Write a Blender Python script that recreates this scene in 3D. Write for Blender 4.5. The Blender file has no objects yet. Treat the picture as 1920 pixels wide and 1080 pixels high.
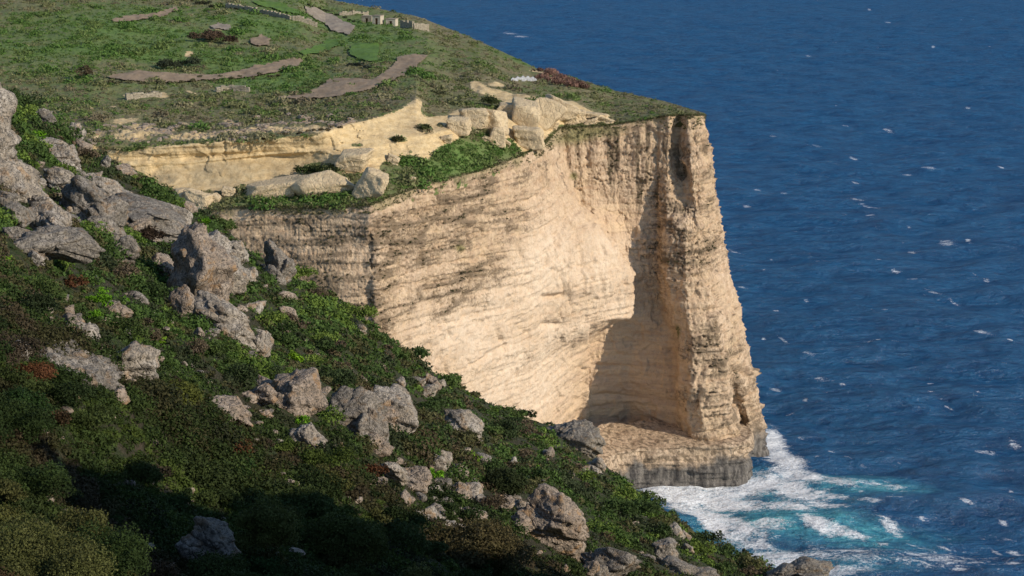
import bpy, math, random
import numpy as np
from mathutils import Vector

S = bpy.context.scene
COL = S.collection
R = math.radians
# ------------------------------------------------------------------ camera, world, sun
F = 3583.0; PITCH = R(12.0); H = 150.0
CP, SP = math.cos(PITCH), math.sin(PITCH)
cam_d = bpy.data.cameras.new('camera'); cam = bpy.data.objects.new('camera', cam_d); COL.objects.link(cam)
cam.location = (0, 0, H); cam.rotation_euler = (math.pi/2 - PITCH, 0, 0)
cam_d.sensor_width = 36; cam_d.lens = F/1920*36; cam_d.clip_start = 0.5; cam_d.clip_end = 60000
S.camera = cam
SUN_EL, SUN_AZ = R(27), R(120)       # azimuth from +Y (north) clockwise: the sun stands right of and a little behind the camera
sd = Vector((math.sin(SUN_AZ)*math.cos(SUN_EL), math.cos(SUN_AZ)*math.cos(SUN_EL), math.sin(SUN_EL)))
sl = bpy.data.lights.new('sun', 'SUN'); sl.energy = 4.1; sl.angle = R(0.5); sl.color = (1.0, 0.89, 0.74)
so = bpy.data.objects.new('sun', sl); COL.objects.link(so); so.rotation_euler = sd.to_track_quat('Z', 'Y').to_euler(); so.location = (200, -100, 300)
W = bpy.data.worlds.new('World'); S.world = W; W.use_nodes = True
nt = W.node_tree; bg = nt.nodes['Background']; sky = nt.nodes.new('ShaderNodeTexSky'); sky.sky_type = 'NISHITA'
sky.sun_disc = False; sky.sun_elevation = SUN_EL; sky.sun_rotation = SUN_AZ; sky.dust_density = 0.15; sky.ozone_density = 3.0
nt.links.new(sky.outputs[0], bg.inputs[0]); bg.inputs[1].default_value = 0.14
S.view_settings.view_transform = 'Standard'; S.view_settings.look = 'None'; S.view_settings.exposure = 0.04; S.view_settings.gamma = 1
try:
    S.cycles.max_bounces = 5; S.cycles.diffuse_bounces = 3; S.cycles.glossy_bounces = 2; S.cycles.transmission_bounces = 1
except Exception: pass

# ------------------------------------------------------------------ numeric helpers
def pt(px, row, d):
    px = np.asarray(px, float); row = np.asarray(row, float); d = np.asarray(d, float)
    u = (px-960)/F; v = (540-row)/F
    t = d/(CP + v*SP)
    return np.stack([t*u, d+0*u, H + t*(-SP + v*CP)], -1)
def ptz(px, z, d):                    # column px, height z, ground distance d
    t = d*CP + (H-z)*SP
    return np.stack([(px-960)/F*t, d+0*t, z+0*t], -1)
def proj(P):
    x, y, z = P[..., 0], P[..., 1], P[..., 2]-H
    dep = y*CP - z*SP
    return 960 + F*x/dep, 540 - F*(y*SP + z*CP)/dep
rng = np.random.default_rng(7)
_perm = rng.permutation(256); _perm = np.concatenate([_perm, _perm, _perm])
_gr = rng.normal(size=(256, 3)); _gr /= np.linalg.norm(_gr, axis=1)[:, None]
def noise(p, sc=1.0, seed=0.0):
    p = np.asarray(p, float)*sc + seed*17.31
    i = np.floor(p).astype(int); f = p - i; i &= 255
    w = f*f*f*(f*(f*6-15)+10)
    out = 0
    for dx in (0, 1):
        wx = w[..., 0] if dx else 1-w[..., 0]
        a = _perm[(i[..., 0]+dx) & 255]
        for dy in (0, 1):
            wy = w[..., 1] if dy else 1-w[..., 1]
            b = _perm[a + ((i[..., 1]+dy) & 255)]
            for dz in (0, 1):
                wz = w[..., 2] if dz else 1-w[..., 2]
                g = _gr[_perm[b + ((i[..., 2]+dz) & 255)]]
                out = out + wx*wy*wz*(g[..., 0]*(f[..., 0]-dx)+g[..., 1]*(f[..., 1]-dy)+g[..., 2]*(f[..., 2]-dz))
    return out*1.6
def fbm(p, sc, oc=4, seed=0.0, ridge=False, gain=.5):
    s = 0; a = 1.0; n = 0
    for k in range(oc):
        v = noise(p, sc*(2.03**k), seed+k)
        if ridge: v = 1-2*np.abs(v)
        s = s + a*v; n += a; a *= gain
    return s/n
def sm(a, b, x):
    t = np.clip((x-a)/(b-a), 0, 1); return t*t*(3-2*t)
def inpoly(px, py, poly):
    r = np.zeros(np.shape(px), bool); n = len(poly)
    for i in range(n):
        x1, y1 = poly[i]; x2, y2 = poly[(i+1) % n]
        if y1 == y2: continue
        c = ((y1 > py) != (y2 > py)) & (px < (x2-x1)*(py-y1)/(y2-y1)+x1)
        r ^= c
    return r
def ell(px, py, cx, cy, rx, ry, rot=0):
    a = R(rot); dx = px-cx; dy = py-cy
    u = (dx*math.cos(a)+dy*math.sin(a))/rx; v = (-dx*math.sin(a)+dy*math.cos(a))/ry
    return np.clip(1.5-1.0*np.sqrt(u*u+v*v), 0, 1)

def mesh(name, V, faces, mat=None, attrs=None, smooth=True, loc=None, link=True):
    V = np.ascontiguousarray(V, np.float32).reshape(-1, 3)
    if loc is not None: V = V - np.asarray(loc, np.float32)
    faces = np.ascontiguousarray(faces, np.int32); k = faces.shape[1]; n = len(faces)
    me = bpy.data.meshes.new(name)
    me.vertices.add(len(V)); me.vertices.foreach_set('co', V.ravel())
    me.loops.add(n*k); me.loops.foreach_set('vertex_index', faces.ravel())
    me.polygons.add(n); me.polygons.foreach_set('loop_start', np.arange(0, n*k, k, dtype=np.int32))
    me.polygons.foreach_set('loop_total', np.full(n, k, np.int32))
    me.polygons.foreach_set('use_smooth', np.full(n, smooth, bool))
    for an, av in (attrs or {}).items():
        av = np.ascontiguousarray(av, np.float32)
        if av.ndim == 1:
            a = me.attributes.new(an, 'FLOAT', 'POINT'); a.data.foreach_set('value', av)
        else:
            c = np.ones((len(av), 4), np.float32); c[:, :3] = av
            a = me.attributes.new(an, 'FLOAT_COLOR', 'POINT'); a.data.foreach_set('color', c.ravel())
    me.update(calc_edges=True)
    if mat: me.materials.append(mat)
    o = bpy.data.objects.new(name, me)
    if loc is not None: o.location = [float(c) for c in loc]
    if link: COL.objects.link(o)
    return o
def grid_faces(nu, nv, flip=False):
    i = np.arange(nu-1)[:, None]*nv + np.arange(nv-1)[None, :]
    i = i.ravel(); f = np.stack([i, i+nv, i+nv+1, i+1], 1)
    return f[:, ::-1] if flip else f
def gnormal(P):
    du = np.gradient(P, axis=0); dv = np.gradient(P, axis=1)
    n = np.cross(du, dv); n /= (np.linalg.norm(n, axis=-1, keepdims=True)+1e-9)
    return n
def blur(P, it, ax):
    for _ in range(it):
        q = np.concatenate([np.take(P, [0], ax), P, np.take(P, [-1], ax)], ax)
        n = P.shape[ax]
        P = .25*np.take(q, range(0, n), ax)+.5*P+.25*np.take(q, range(2, n+2), ax)
    return P
def tag(o, label=None, cat=None, group=None, kind=None):
    if label: o['label'] = label
    if cat: o['category'] = cat
    if group: o['group'] = group
    if kind: o['kind'] = kind
    return o

# ------------------------------------------------------------------ materials
class N:
    def __init__(s, name):
        s.m = bpy.data.materials.new(name); s.m.use_nodes = True; s.t = s.m.node_tree
        s.b = s.t.nodes['Principled BSDF']; s.out = s.t.nodes['Material Output']
        s.b.inputs['Specular IOR Level'].default_value = 0.2
        s.geo = s.t.nodes.new('ShaderNodeNewGeometry')
    def new(s, ty, **k):
        n = s.t.nodes.new(ty)
        for a, b in k.items(): setattr(n, a, b)
        return n
    def ln(s, a, b): s.t.links.new(a, b)
    def val(s, sock, v):
        if hasattr(v, 'is_output') or isinstance(v, bpy.types.NodeSocket): s.ln(v, sock)
        else: sock.default_value = v
    def mapped(s, scale=(1, 1, 1), rot=(0, 0, 0)):
        m = s.new('ShaderNodeMapping'); s.ln(s.geo.outputs['Position'], m.inputs[0])
        m.inputs['Scale'].default_value = scale; m.inputs['Rotation'].default_value = rot
        return m.outputs[0]
    def noise(s, sc, det=5, rough=.55, vec=None, dist=0):
        n = s.new('ShaderNodeTexNoise'); s.ln(vec or s.geo.outputs['Position'], n.inputs['Vector'])
        n.inputs['Scale'].default_value = sc; n.inputs['Detail'].default_value = det; n.inputs['Roughness'].default_value = rough
        n.inputs['Distortion'].default_value = dist
        return n.outputs[0]
    def voro(s, sc, feat='F1', vec=None, rnd=1):
        n = s.new('ShaderNodeTexVoronoi', feature=feat); s.ln(vec or s.geo.outputs['Position'], n.inputs['Vector'])
        n.inputs['Scale'].default_value = sc; n.inputs['Randomness'].default_value = rnd
        return n.outputs['Distance']
    def ramp(s, fac, stops, interp='LINEAR'):
        n = s.new('ShaderNodeValToRGB'); s.ln(fac, n.inputs[0]); cr = n.color_ramp; cr.interpolation = interp
        while len(cr.elements) < len(stops): cr.elements.new(.5)
        for e, (p, c) in zip(cr.elements, stops):
            e.position = p; e.color = (c, c, c, 1) if isinstance(c, (int, float)) else (*c, 1)
        return n.outputs[0]
    def mix(s, fac, a, b, mode='MIX'):
        n = s.new('ShaderNodeMix', data_type='RGBA', blend_type=mode)
        s.val(n.inputs[0], fac)
        for i, c in ((6, a), (7, b)):
            if isinstance(c, tuple): n.inputs[i].default_value = (*c, 1)
            else: s.ln(c, n.inputs[i])
        return n.outputs[2]
    def math(s, op, a, b=0.0, clamp=False):
        n = s.new('ShaderNodeMath', operation=op, use_clamp=clamp); s.val(n.inputs[0], a); s.val(n.inputs[1], b); return n.outputs[0]
    def attr(s, name, out='Fac'):
        n = s.new('ShaderNodeAttribute', attribute_name=name); return n.outputs[out]
    def bump(s, h, st=.5, dist=1, prev=None):
        n = s.new('ShaderNodeBump'); n.inputs['Strength'].default_value = st; n.inputs['Distance'].default_value = dist
        s.ln(h, n.inputs['Height'])
        if prev: s.ln(prev, n.inputs['Normal'])
        return n.outputs[0]
    def done(s, color, rough=.9, normal=None):
        s.val(s.b.inputs['Base Color'], color if not isinstance(color, tuple) else (*color, 1)); s.val(s.b.inputs['Roughness'], rough)
        if normal: s.ln(normal, s.b.inputs['Normal'])
        return s.m

def mat_cliff():
    m = N('weathered_limestone')
    big = m.noise(.07, 4); mid = m.noise(.5, 6, .65)
    vert = m.noise(.9, 5, .6, m.mapped((1, 1, .16)))
    hor = m.noise(.8, 5, .6, m.mapped((.12, .12, 1)))
    c = m.mix(m.ramp(big, [(.38, 0.), (.62, 1.)]), (.60, .445, .285), (.67, .51, .355))
    c = m.mix(m.ramp(mid, [(.42, 0.), (.66, 1.)]), c, (.46, .33, .22))
    c = m.mix(m.ramp(vert, [(.5, 0.), (.68, .75)]), c, (.40, .28, .19))
    c = m.mix(m.ramp(hor, [(.54, 0.), (.7, .6)]), c, (.50, .32, .19))
    c = m.mix(m.attr('pale'), c, m.mix(m.ramp(m.noise(.6, 6, .7), [(.4, 0.), (.65, .6)]), (.74, .595, .44), (.60, .42, .27)))
    c = m.mix(m.attr('ochre'), c, m.mix(m.ramp(hor, [(.4, 0.), (.6, 1.)]), (.68, .50, .32), (.56, .40, .27)))
    fine = m.noise(1.9, 5, .7, m.mapped((1, 1, .8)))
    pit = m.math('ADD', m.math('MULTIPLY', m.attr('pit'), .62), m.math('MULTIPLY', fine, .75))
    c = m.mix(m.ramp(pit, [(.50, 0.), (.74, .88)]), c, (.175, .13, .085))
    c = m.mix(m.ramp(m.noise(3.2, 4, .75, m.mapped((1, 1, .7))), [(.56, 0.), (.68, .55)]), c, (.25, .18, .12))
    c = m.mix(m.attr('olive'), c, m.mix(m.ramp(fine, [(.42, 0.), (.6, 1.)]), (.30, .25, .12), (.14, .13, .065)))
    c = m.mix(m.attr('wet'), c, m.mix(m.ramp(vert, [(.4, 0.), (.6, 1.)]), (.075, .068, .062), (.20, .18, .155)))
    nb = m.bump(m.math('ADD', m.math('MULTIPLY', mid, 1.2), m.math('ADD', fine, vert)), .55, .9)
    return m.done(c, .95, nb)
def mat_rock(name, light, dark, lich=(.36, .33, .27), sc=1.0, orange=.0, speck=.85):
    m = N(name)
    a = m.noise(.9*sc, 6, .65); b = m.noise(5*sc, 6, .7); v = m.voro(2.2*sc, 'DISTANCE_TO_EDGE', m.mapped((1, 1, .7)))
    c = m.mix(m.ramp(a, [(.38, 0.), (.62, 1.)]), light, lich)
    c = m.mix(m.ramp(b, [(.46, 0.), (.62, 1.)]), c, dark)
    c = m.mix(m.ramp(m.noise(12*sc, 4, .7), [(.50, 0.), (.60, speck)]), c, (.06, .055, .048))
    if orange: c = m.mix(m.ramp(m.noise(1.7*sc, 4), [(.56, 0.), (.66, orange)]), c, (.40, .22, .08))
    nb = m.bump(m.math('ADD', m.math('MULTIPLY', b, .5), m.math('MULTIPLY', m.ramp(v, [(0, 0.), (.06, 1.)]), .12)), .7, .5/sc)
    return m.done(c, .93, nb)
def mat_leaf():
    m = N('leaves')
    c = m.mix(m.ramp(m.noise(3, 3), [(.35, 0.), (.65, 1.)]), m.attr('tint', 'Color'), m.mix(1.0, m.attr('tint', 'Color'), (.62, .66, .55), 'MULTIPLY'))
    m.done(c, .75); m.b.inputs['Specular IOR Level'].default_value = .12
    tr = m.new('ShaderNodeBsdfTranslucent'); m.ln(c, tr.inputs[0])
    ms = m.new('ShaderNodeMixShader'); ms.inputs[0].default_value = .18; m.ln(m.b.outputs[0], ms.inputs[1]); m.ln(tr.outputs[0], ms.inputs[2])
    m.ln(ms.outputs[0], m.out.inputs[0]); return m.m
def mat_plateau():
    m = N('scrubby_plateau')
    a = m.noise(.035, 5, .6); b = m.noise(.35, 6, .7, m.mapped((1, 1, 2))); cc = m.noise(1.3, 4, .7)
    c = m.mix(m.ramp(a, [(.42, 0.), (.58, 1.)]), (.12, .155, .052), (.225, .195, .105))
    c = m.mix(m.ramp(b, [(.45, 0.), (.6, .9)]), c, (.19, .15, .085))
    c = m.mix(m.ramp(cc, [(.5, 0.), (.62, .7)]), c, (.065, .08, .03))
    c = m.mix(m.attr('lush'), c, m.mix(m.ramp(cc, [(.4, 0.), (.6, 1.)]), (.085, .155, .035), (.15, .22, .06)))
    yn = m.noise(.5, 6, .65, m.mapped((1, 1, 2.2)))
    y = m.mix(m.ramp(yn, [(.38, 0.), (.64, 1.)]), (.66, .505, .285), (.52, .375, .19))
    y = m.mix(m.ramp(m.noise(.9, 5, .6, m.mapped((.25, .25, 1.6))), [(.52, 0.), (.7, .8)]), y, (.37, .26, .14))
    y = m.mix(m.ramp(m.noise(2.2, 5, .7), [(.56, 0.), (.66, .6)]), y, (.25, .2, .12))
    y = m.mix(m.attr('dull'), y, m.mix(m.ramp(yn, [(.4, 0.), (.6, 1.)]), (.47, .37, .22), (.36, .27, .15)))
    msk = m.ramp(m.math('ADD', m.attr('rock'), m.math('MULTIPLY', m.math('SUBTRACT', m.noise(.9, 5, .75), .5), 1.5)), [(.46, 0.), (.54, 1.)])
    c = m.mix(msk, c, y)
    nb = m.bump(m.math('ADD', b, m.math('MULTIPLY', cc, .5)), .6, .8)
    return m.done(c, .95, nb)
def mat_ground():
    m = N('hillside_soil_and_turf')
    a = m.noise(.16, 5, .6, m.mapped((.6, 1.3, 1))); b = m.noise(1.6, 6, .75); g = m.noise(11, 5, .75)
    c = m.mix(m.ramp(a, [(.42, 0.), (.6, 1.)]), (.06, .085, .024), (.075, .066, .034))
    c = m.mix(m.ramp(b, [(.45, 0.), (.62, .9)]), c, (.12, .09, .06))
    c = m.mix(m.ramp(g, [(.45, 0.), (.6, .9)]), c, (.018, .026, .008))
    return m.done(c, .95, m.bump(m.math('ADD', b, g), .8, .3))
def mat_field(name, c1, c2, sc=.5):
    m = N(name); a = m.noise(sc, 6, .7, m.mapped((1, .35, 1))); b = m.noise(.12, 3)
    c = m.mix(m.ramp(a, [(.4, 0.), (.62, 1.)]), c1, c2)
    c = m.mix(m.ramp(b, [(.5, 0.), (.7, .45)]), c, tuple(x*.7 for x in c1))
    return m.done(c, .95, m.bump(a, .4, .4))
def mat_sea():
    m = N('sea_water')
    foam_a = m.attr('foam'); teal = m.math('MULTIPLY', m.attr('teal'), m.ramp(m.noise(.12, 5, .65), [(.3, .45), (.58, 1.)]))
    vs = m.mapped((.62, 1, 1), (0, 0, R(14)))
    w1 = m.noise(.10, 6, .65, vs, .15); w2 = m.noise(.42, 6, .7, vs, .1); w3 = m.noise(1.6, 4, .65)
    deep = m.mix(m.ramp(m.noise(.012, 4), [(.4, 0.), (.62, 1.)]), (.0080, .064, .172), (.0100, .080, .200))
    deep = m.mix(m.ramp(w2, [(.36, 0.), (.64, 1.)]), deep, (.018, .120, .255)); deep = m.mix(m.ramp(w1, [(.36, .55), (.52, 0.)]), deep, (.005, .034, .105))  # wave shading put into the colour: lighter crests, darker troughs
    tealc = m.mix(m.ramp(w2, [(.35, 0.), (.65, 1.)]), (.016, .17, .28), (.11, .46, .52))
    c = m.mix(teal, deep, tealc)
    # marbled foam: threshold falls as the mask rises
    fn = m.noise(.33, 8, .72, vs, 1.2); cell = m.noise(1.3, 7, .8, None, 1.0)
    f = m.math('ADD', m.math('MULTIPLY', fn, .5), m.math('MULTIPLY', cell, .5))
    f = m.math('ADD', m.math('MULTIPLY', m.math('SUBTRACT', f, .5), 1.9), .5); f = m.math('ADD', f, m.math('MULTIPLY', foam_a, .49))
    fm = m.ramp(f, [(.72, 0.), (.80, .45), (.95, 1.)])
    c = m.mix(fm, c, (.93, .95, .96))
    nb = m.bump(w1, 1., 5.); nb = m.bump(w2, .9, 1.8, nb); nb = m.bump(w3, .6, .35, nb)
    m.done(c, .9, nb); m.b.inputs['Specular IOR Level'].default_value = 0
    gl = m.new('ShaderNodeBsdfGlossy'); gl.inputs['Roughness'].default_value = .22; m.ln(nb, gl.inputs['Normal'])
    ms = m.new('ShaderNodeMixShader'); m.ln(m.math('MULTIPLY', m.math('SUBTRACT', 1.0, fm), .085), ms.inputs[0]); m.ln(m.b.outputs[0], ms.inputs[1]); m.ln(gl.outputs[0], ms.inputs[2])
    m.ln(ms.outputs[0], m.out.inputs[0])
    return m.m
M_CLIFF = mat_cliff(); M_PLAT = mat_plateau(); M_GROUND = mat_ground(); M_SEA = mat_sea(); M_LEAF = mat_leaf()
M_GREY = mat_rock('grey_limestone', (.50, .445, .375), (.19, .168, .14), (.34, .28, .21), 1, .4)
M_DGREY = mat_rock('dark_lichened_limestone', (.36, .32, .27), (.12, .106, .088), (.22, .19, .15), 1.2, .25)
M_TAN = mat_rock('tan_limestone', (.45, .365, .285), (.20, .165, .13), (.32, .245, .18), 1, .5)
M_YEL = mat_rock('yellow_globigerina_rock', (.68, .54, .34), (.50, .38, .24), (.60, .47, .29), .3, speck=.12)
M_BROWNF = mat_field('ploughed_earth', (.32, .235, .155), (.235, .17, .11))
M_GREENF = mat_field('young_crop', (.11, .19, .035), (.085, .15, .03))
M_TRACK = mat_field('pale_dusty_earth', (.34, .28, .21), (.25, .20, .15))
M_STONE = mat_rock('rubble_masonry', (.50, .44, .33), (.28, .24, .18), (.42, .35, .25), 1.0)

# ------------------------------------------------------------------ the sea
def build_sea():
    px = np.concatenate([np.linspace(-9000, 500, 40)[:-1], np.arange(500, 1990, 2.0), np.linspace(1990, 9000, 36)[1:]])
    rw = np.concatenate([[-221, -220, -218, -214, -205, -190, -160, -130, -90, -60, -35, -20], np.arange(-10, 1110, 1.8), [1115, 1130, 1170, 1250, 1400, 1700, 2600]])
    PX, RW = np.meshgrid(px, rw, indexing='ij')
    v = (540-RW)/F; td = (SP - v*CP)/(CP + v*SP); d = H/td
    P = pt(PX, RW, d)
    q = P.copy(); a = R(14); q[..., 0] = (P[..., 0]*math.cos(a)+P[..., 1]*math.sin(a))*.7; q[..., 1] = -P[..., 0]*math.sin(a)+P[..., 1]*math.cos(a); q[..., 2] = 0
    far = 1-sm(1400, 3000, d)
    h = 1.1*noise(q, 1/40., 2)*(1-sm(2600, 5000, d)) + 1.9*noise(q, 1/19., 3)*(1-sm(1700, 3400, d)) + .9*noise(q, 1/11., 5)*(1-sm(900, 1700, d)) + .5*noise(q, 1/5., 9)*(1-sm(550, 850, d))
    P[..., 2] += h
    foam = np.zeros_like(h); teal = np.zeros_like(h)
    def blob(A, cx, cy, rx, ry, rot=0, w=1.0):
        np.maximum(A, w*ell(PX, RW, cx, cy, rx, ry, rot), out=A)
    # surf against the cliff foot
    for b in [(1250,915,70,22,15,1.),(1330,920,80,22,5,.95),(1420,905,70,18,-5,.95),(1480,915,80,20,20,.82),(1300,950,95,20,20,.88),(1360,975,80,16,20,.8),
              (1330,975,50,14,35,1.1),(1455,835,35,20,60,1),(1470,860,45,22,30,.9),(1500,890,60,14,12,.85),(1570,905,50,9,10,.65),(1650,912,60,7,5,.5),
              (1530,985,35,11,25,.85),(1570,995,60,8,15,.7),(1440,985,40,9,5,.7),(1670,985,30,9,30,.55),(1510,925,50,10,0,.7),(1400,1010,60,14,15,.62),
              (1450,1040,80,18,5,.62),(1540,930,60,9,8,.6),(1480,950,60,9,5,.7),(1270,925,60,14,20,1.1),(1350,935,80,14,10,1.),(1600,1045,100,20,5,.42),(1550,950,40,7,5,.62),(1630,945,30,5,5,.55),(1750,1050,110,20,0,.33),(1560,1075,80,12,0,.5),
              (1300,905,110,9,0,1.05),(1225,925,30,12,30,1.)]:
        blob(foam, *b[:5], w=b[5])
    # rag of surf along the foot of the rocks
    dd = np.clip(1-np.abs(RW-(905-np.clip((PX-1380)/10., 0, 6)))/18, 0, 1)*(PX > 1190)*(PX < 1430)
    np.maximum(foam, dd*1.05, out=foam)
    for b in [(1480,975,130,32,5,1.),(1560,990,140,28,10,1.1),(1620,912,105,17,5,1.),(1420,935,90,26,0,.7),(1400,960,120,40,10,.8),(1500,915,110,26,10,.6),(1670,1000,80,18,15,.6),
              (1440,1050,110,30,5,.55),(1560,1065,150,22,0,.45),(1345,1000,70,20,20,.6),(1740,1000,60,14,0,.3)]:
        blob(teal, *b[:5], w=b[5])
    # whitecaps
    caps = [(1632,407,13,6),(960,62,22,4),(980,70,24,3),(1815,203,7,5),(1775,455,22,12),(1815,452,8,4),(1645,492,10,6),(1680,508,14,4),(1850,523,10,5),(1710,528,16,4),
            (1755,548,24,5,20),(1790,565,14,4,25),(1455,583,10,4),(1433,632,6,4),(1470,638,16,4,35),(1645,635,12,3),(1840,625,30,5,12),(1895,640,10,3),(1515,668,14,4),
            (1545,712,30,4,5),(1580,720,10,3),(1455,728,16,5),(1510,755,8,4),(1495,432,8,2),(1432,508,6,3),(1705,425,6,3),(1710,475,14,3),(1512,563,8,2),(1660,583,10,2),
            (1850,845,28,9,8),(1900,832,14,8,20),(1900,856,16,4),(1655,848,6,3),(1480,770,14,3),(1440,812,10,4),(1500,820,14,3),(1880,978,14,6,20),(1655,1018,16,6),(1870,1028,14,6,30),
            (1905,1030,22,8,20),(1730,970,14,5),(1810,952,20,4,15),(1730,878,5,3),(1895,918,6,5),(1695,925,16,4),(1880,932,6,4),(1900,1060,16,6),(1800,1070,20,6),(1735,1035,14,4),
            (1630,18,6,3),(1665,42,8,3),(1750,88,5,3),(1565,80,8,2),(1515,105,7,3),(1865,73,7,3),(1450,255,10,3),(1530,278,12,3),(1600,297,12,2),(1585,235,10,2),(1665,248,14,2),
            (1740,320,18,4),(1700,327,14,3),(1855,243,14,3),(1875,312,12,3,20),(1495,325,8,3),(1420,357,10,4),(1605,345,10,3),(1605,375,20,3),(1630,385,26,3,15),(1400,385,10,3),
            (1470,360,8,2),(1780,760,16,3,20),(1745,710,12,3),(1835,740,10,3),(1560,840,12,2),(1620,870,10,3),(1370,465,8,3),(1380,470,20,2),(1390,540,14,3)]
    r2 = np.random.default_rng(5)
    for c in caps: blob(foam, c[0], c[1], c[2]*.8, max(c[3]*.6, 1.3), c[4] if len(c) > 4 else 5, w=.60 if c[1] < 800 else .52)
    for k in range(300):
        y = r2.uniform(0, 1) ** .8*1075; x = r2.uniform(620, 1910); s = .5+y/900
        blob(foam, x, y, s*r2.uniform(4, 12), s*r2.uniform(.8, 1.6), r2.uniform(0, 22), w=r2.uniform(.2, .5))
    foam += .17*sm(780, 1060, RW)*sm(1300, 1450, PX)*(1-.6*sm(1500, 1900, PX)*sm(1000, 850, RW))
    o = mesh('sea', P.reshape(-1, 3), grid_faces(len(px), len(rw)), M_SEA, {'foam': foam.ravel(), 'teal': np.clip(teal, 0, 1).ravel()})
    tag(o, kind='structure')
build_sea()

# ------------------------------------------------------------------ headland: cliff curtain
R0 = np.array([(0,420),(160,405),(300,395),(380,396),(460,387),(560,389),(640,388),(695,384),(720,373),(800,345),(900,320),(980,291),(1020,270),(1048,240),(1140,235),(1180,229),(1220,223),(1250,217),(1290,216),(1322,216)], float)
def r0(px): return np.interp(px, R0[:, 0], R0[:, 1])
rimc = [(120,390),(300,388),(460,385),(695,381),(860,412),(1000,446),(1035,463),(1050,477),(1150,479.5),(1236,479.5),(1254,478),(1272,480.5),(1290,477.5),(1302,478),(1312,480),(1322,485),(1312,506),(1100,575),(800,700)]
LV = [(80, [(120,390),(300,388),(460,385),(697,382),(860,413),(1003,446),(1045,461),(1062,476.5),(1150,479),(1234,479.7),(1252,477.8),(1275,482),(1295,475),(1310,477),(1325,481),(1337,487),(1328,508),(1100,575),(800,700)]),
      (70, [(120,390),(300,388),(460,384),(698,382),(860,414),(1006,447),(1080,466),(1092,476),(1160,479.5),(1232,480.3),(1251,476.3),(1285,477),(1305,475),(1318,477),(1332,482),(1344,488),(1334,510),(1100,577),(800,700)]),
      (65, [(120,390),(300,388),(460,384),(699,382),(860,414),(1010,447),(1114,467),(1124,475.5),(1170,479.8),(1232,480.3),(1250,475),(1285,472),(1310,474),(1322,477),(1336,482),(1348,488),(1338,510),(1100,577),(800,700)]),
      (52, [(120,390),(300,388),(460,384),(700,382),(860,414),(1018,448),(1184,471),(1190,479.5),(1210,481),(1236,480),(1250,473),(1288,470),(1322,472),(1338,476),(1352,482),(1364,489),(1350,511),(1100,579),(800,700)]),
      (42, [(120,390),(300,388),(460,384),(701,382),(860,414),(1016,449),(1182,472),(1188,480),(1208,481.5),(1240,481),(1262,473),(1292,468),(1340,470),(1355,476),(1368,483),(1383,489),(1366,512),(1100,581),(800,700)]),
      (36, [(120,390),(300,388),(460,384),(702,382),(860,415),(1006,449),(1100,469),(1130,479),(1195,482),(1250,480),(1270,472),(1298,467),(1352,468),(1362,476),(1376,484),(1395,490),(1376,513),(1100,583),(800,700)]),
      (25, [(120,390),(300,388),(460,384),(702,382),(860,415),(998,449),(1062,465),(1100,479),(1180,483.5),(1258,480),(1274,471),(1302,466),(1364,469),(1371,479),(1388,483),(1410,491),(1390,515),(1100,585),(800,700)]),
      (10.5, [(120,390),(300,388),(460,384),(702,382),(860,416),(1000,450),(1042,465),(1078,483),(1180,488),(1280,477),(1300,470),(1330,469),(1388,472),(1388,489),(1404,486),(1430,492),(1400,518),(1100,588),(800,700)]),
      (-4, [(120,390),(300,388),(460,384),(702,382),(860,416),(1000,450),(1042,465),(1078,483),(1180,488),(1282,476),(1300,470),(1332,469),(1392,472),(1392,489),(1404,486),(1444,492),(1412,518),(1100,588),(800,700)])]
SEG = [10, 40, 150, 110, 95, 85, 16, 60, 46, 18, 22, 26, 28, 16, 18, 18, 16, 16, 8]
SEG = SEG[:len(rimc)-1]
CLIFF = {}
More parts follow.
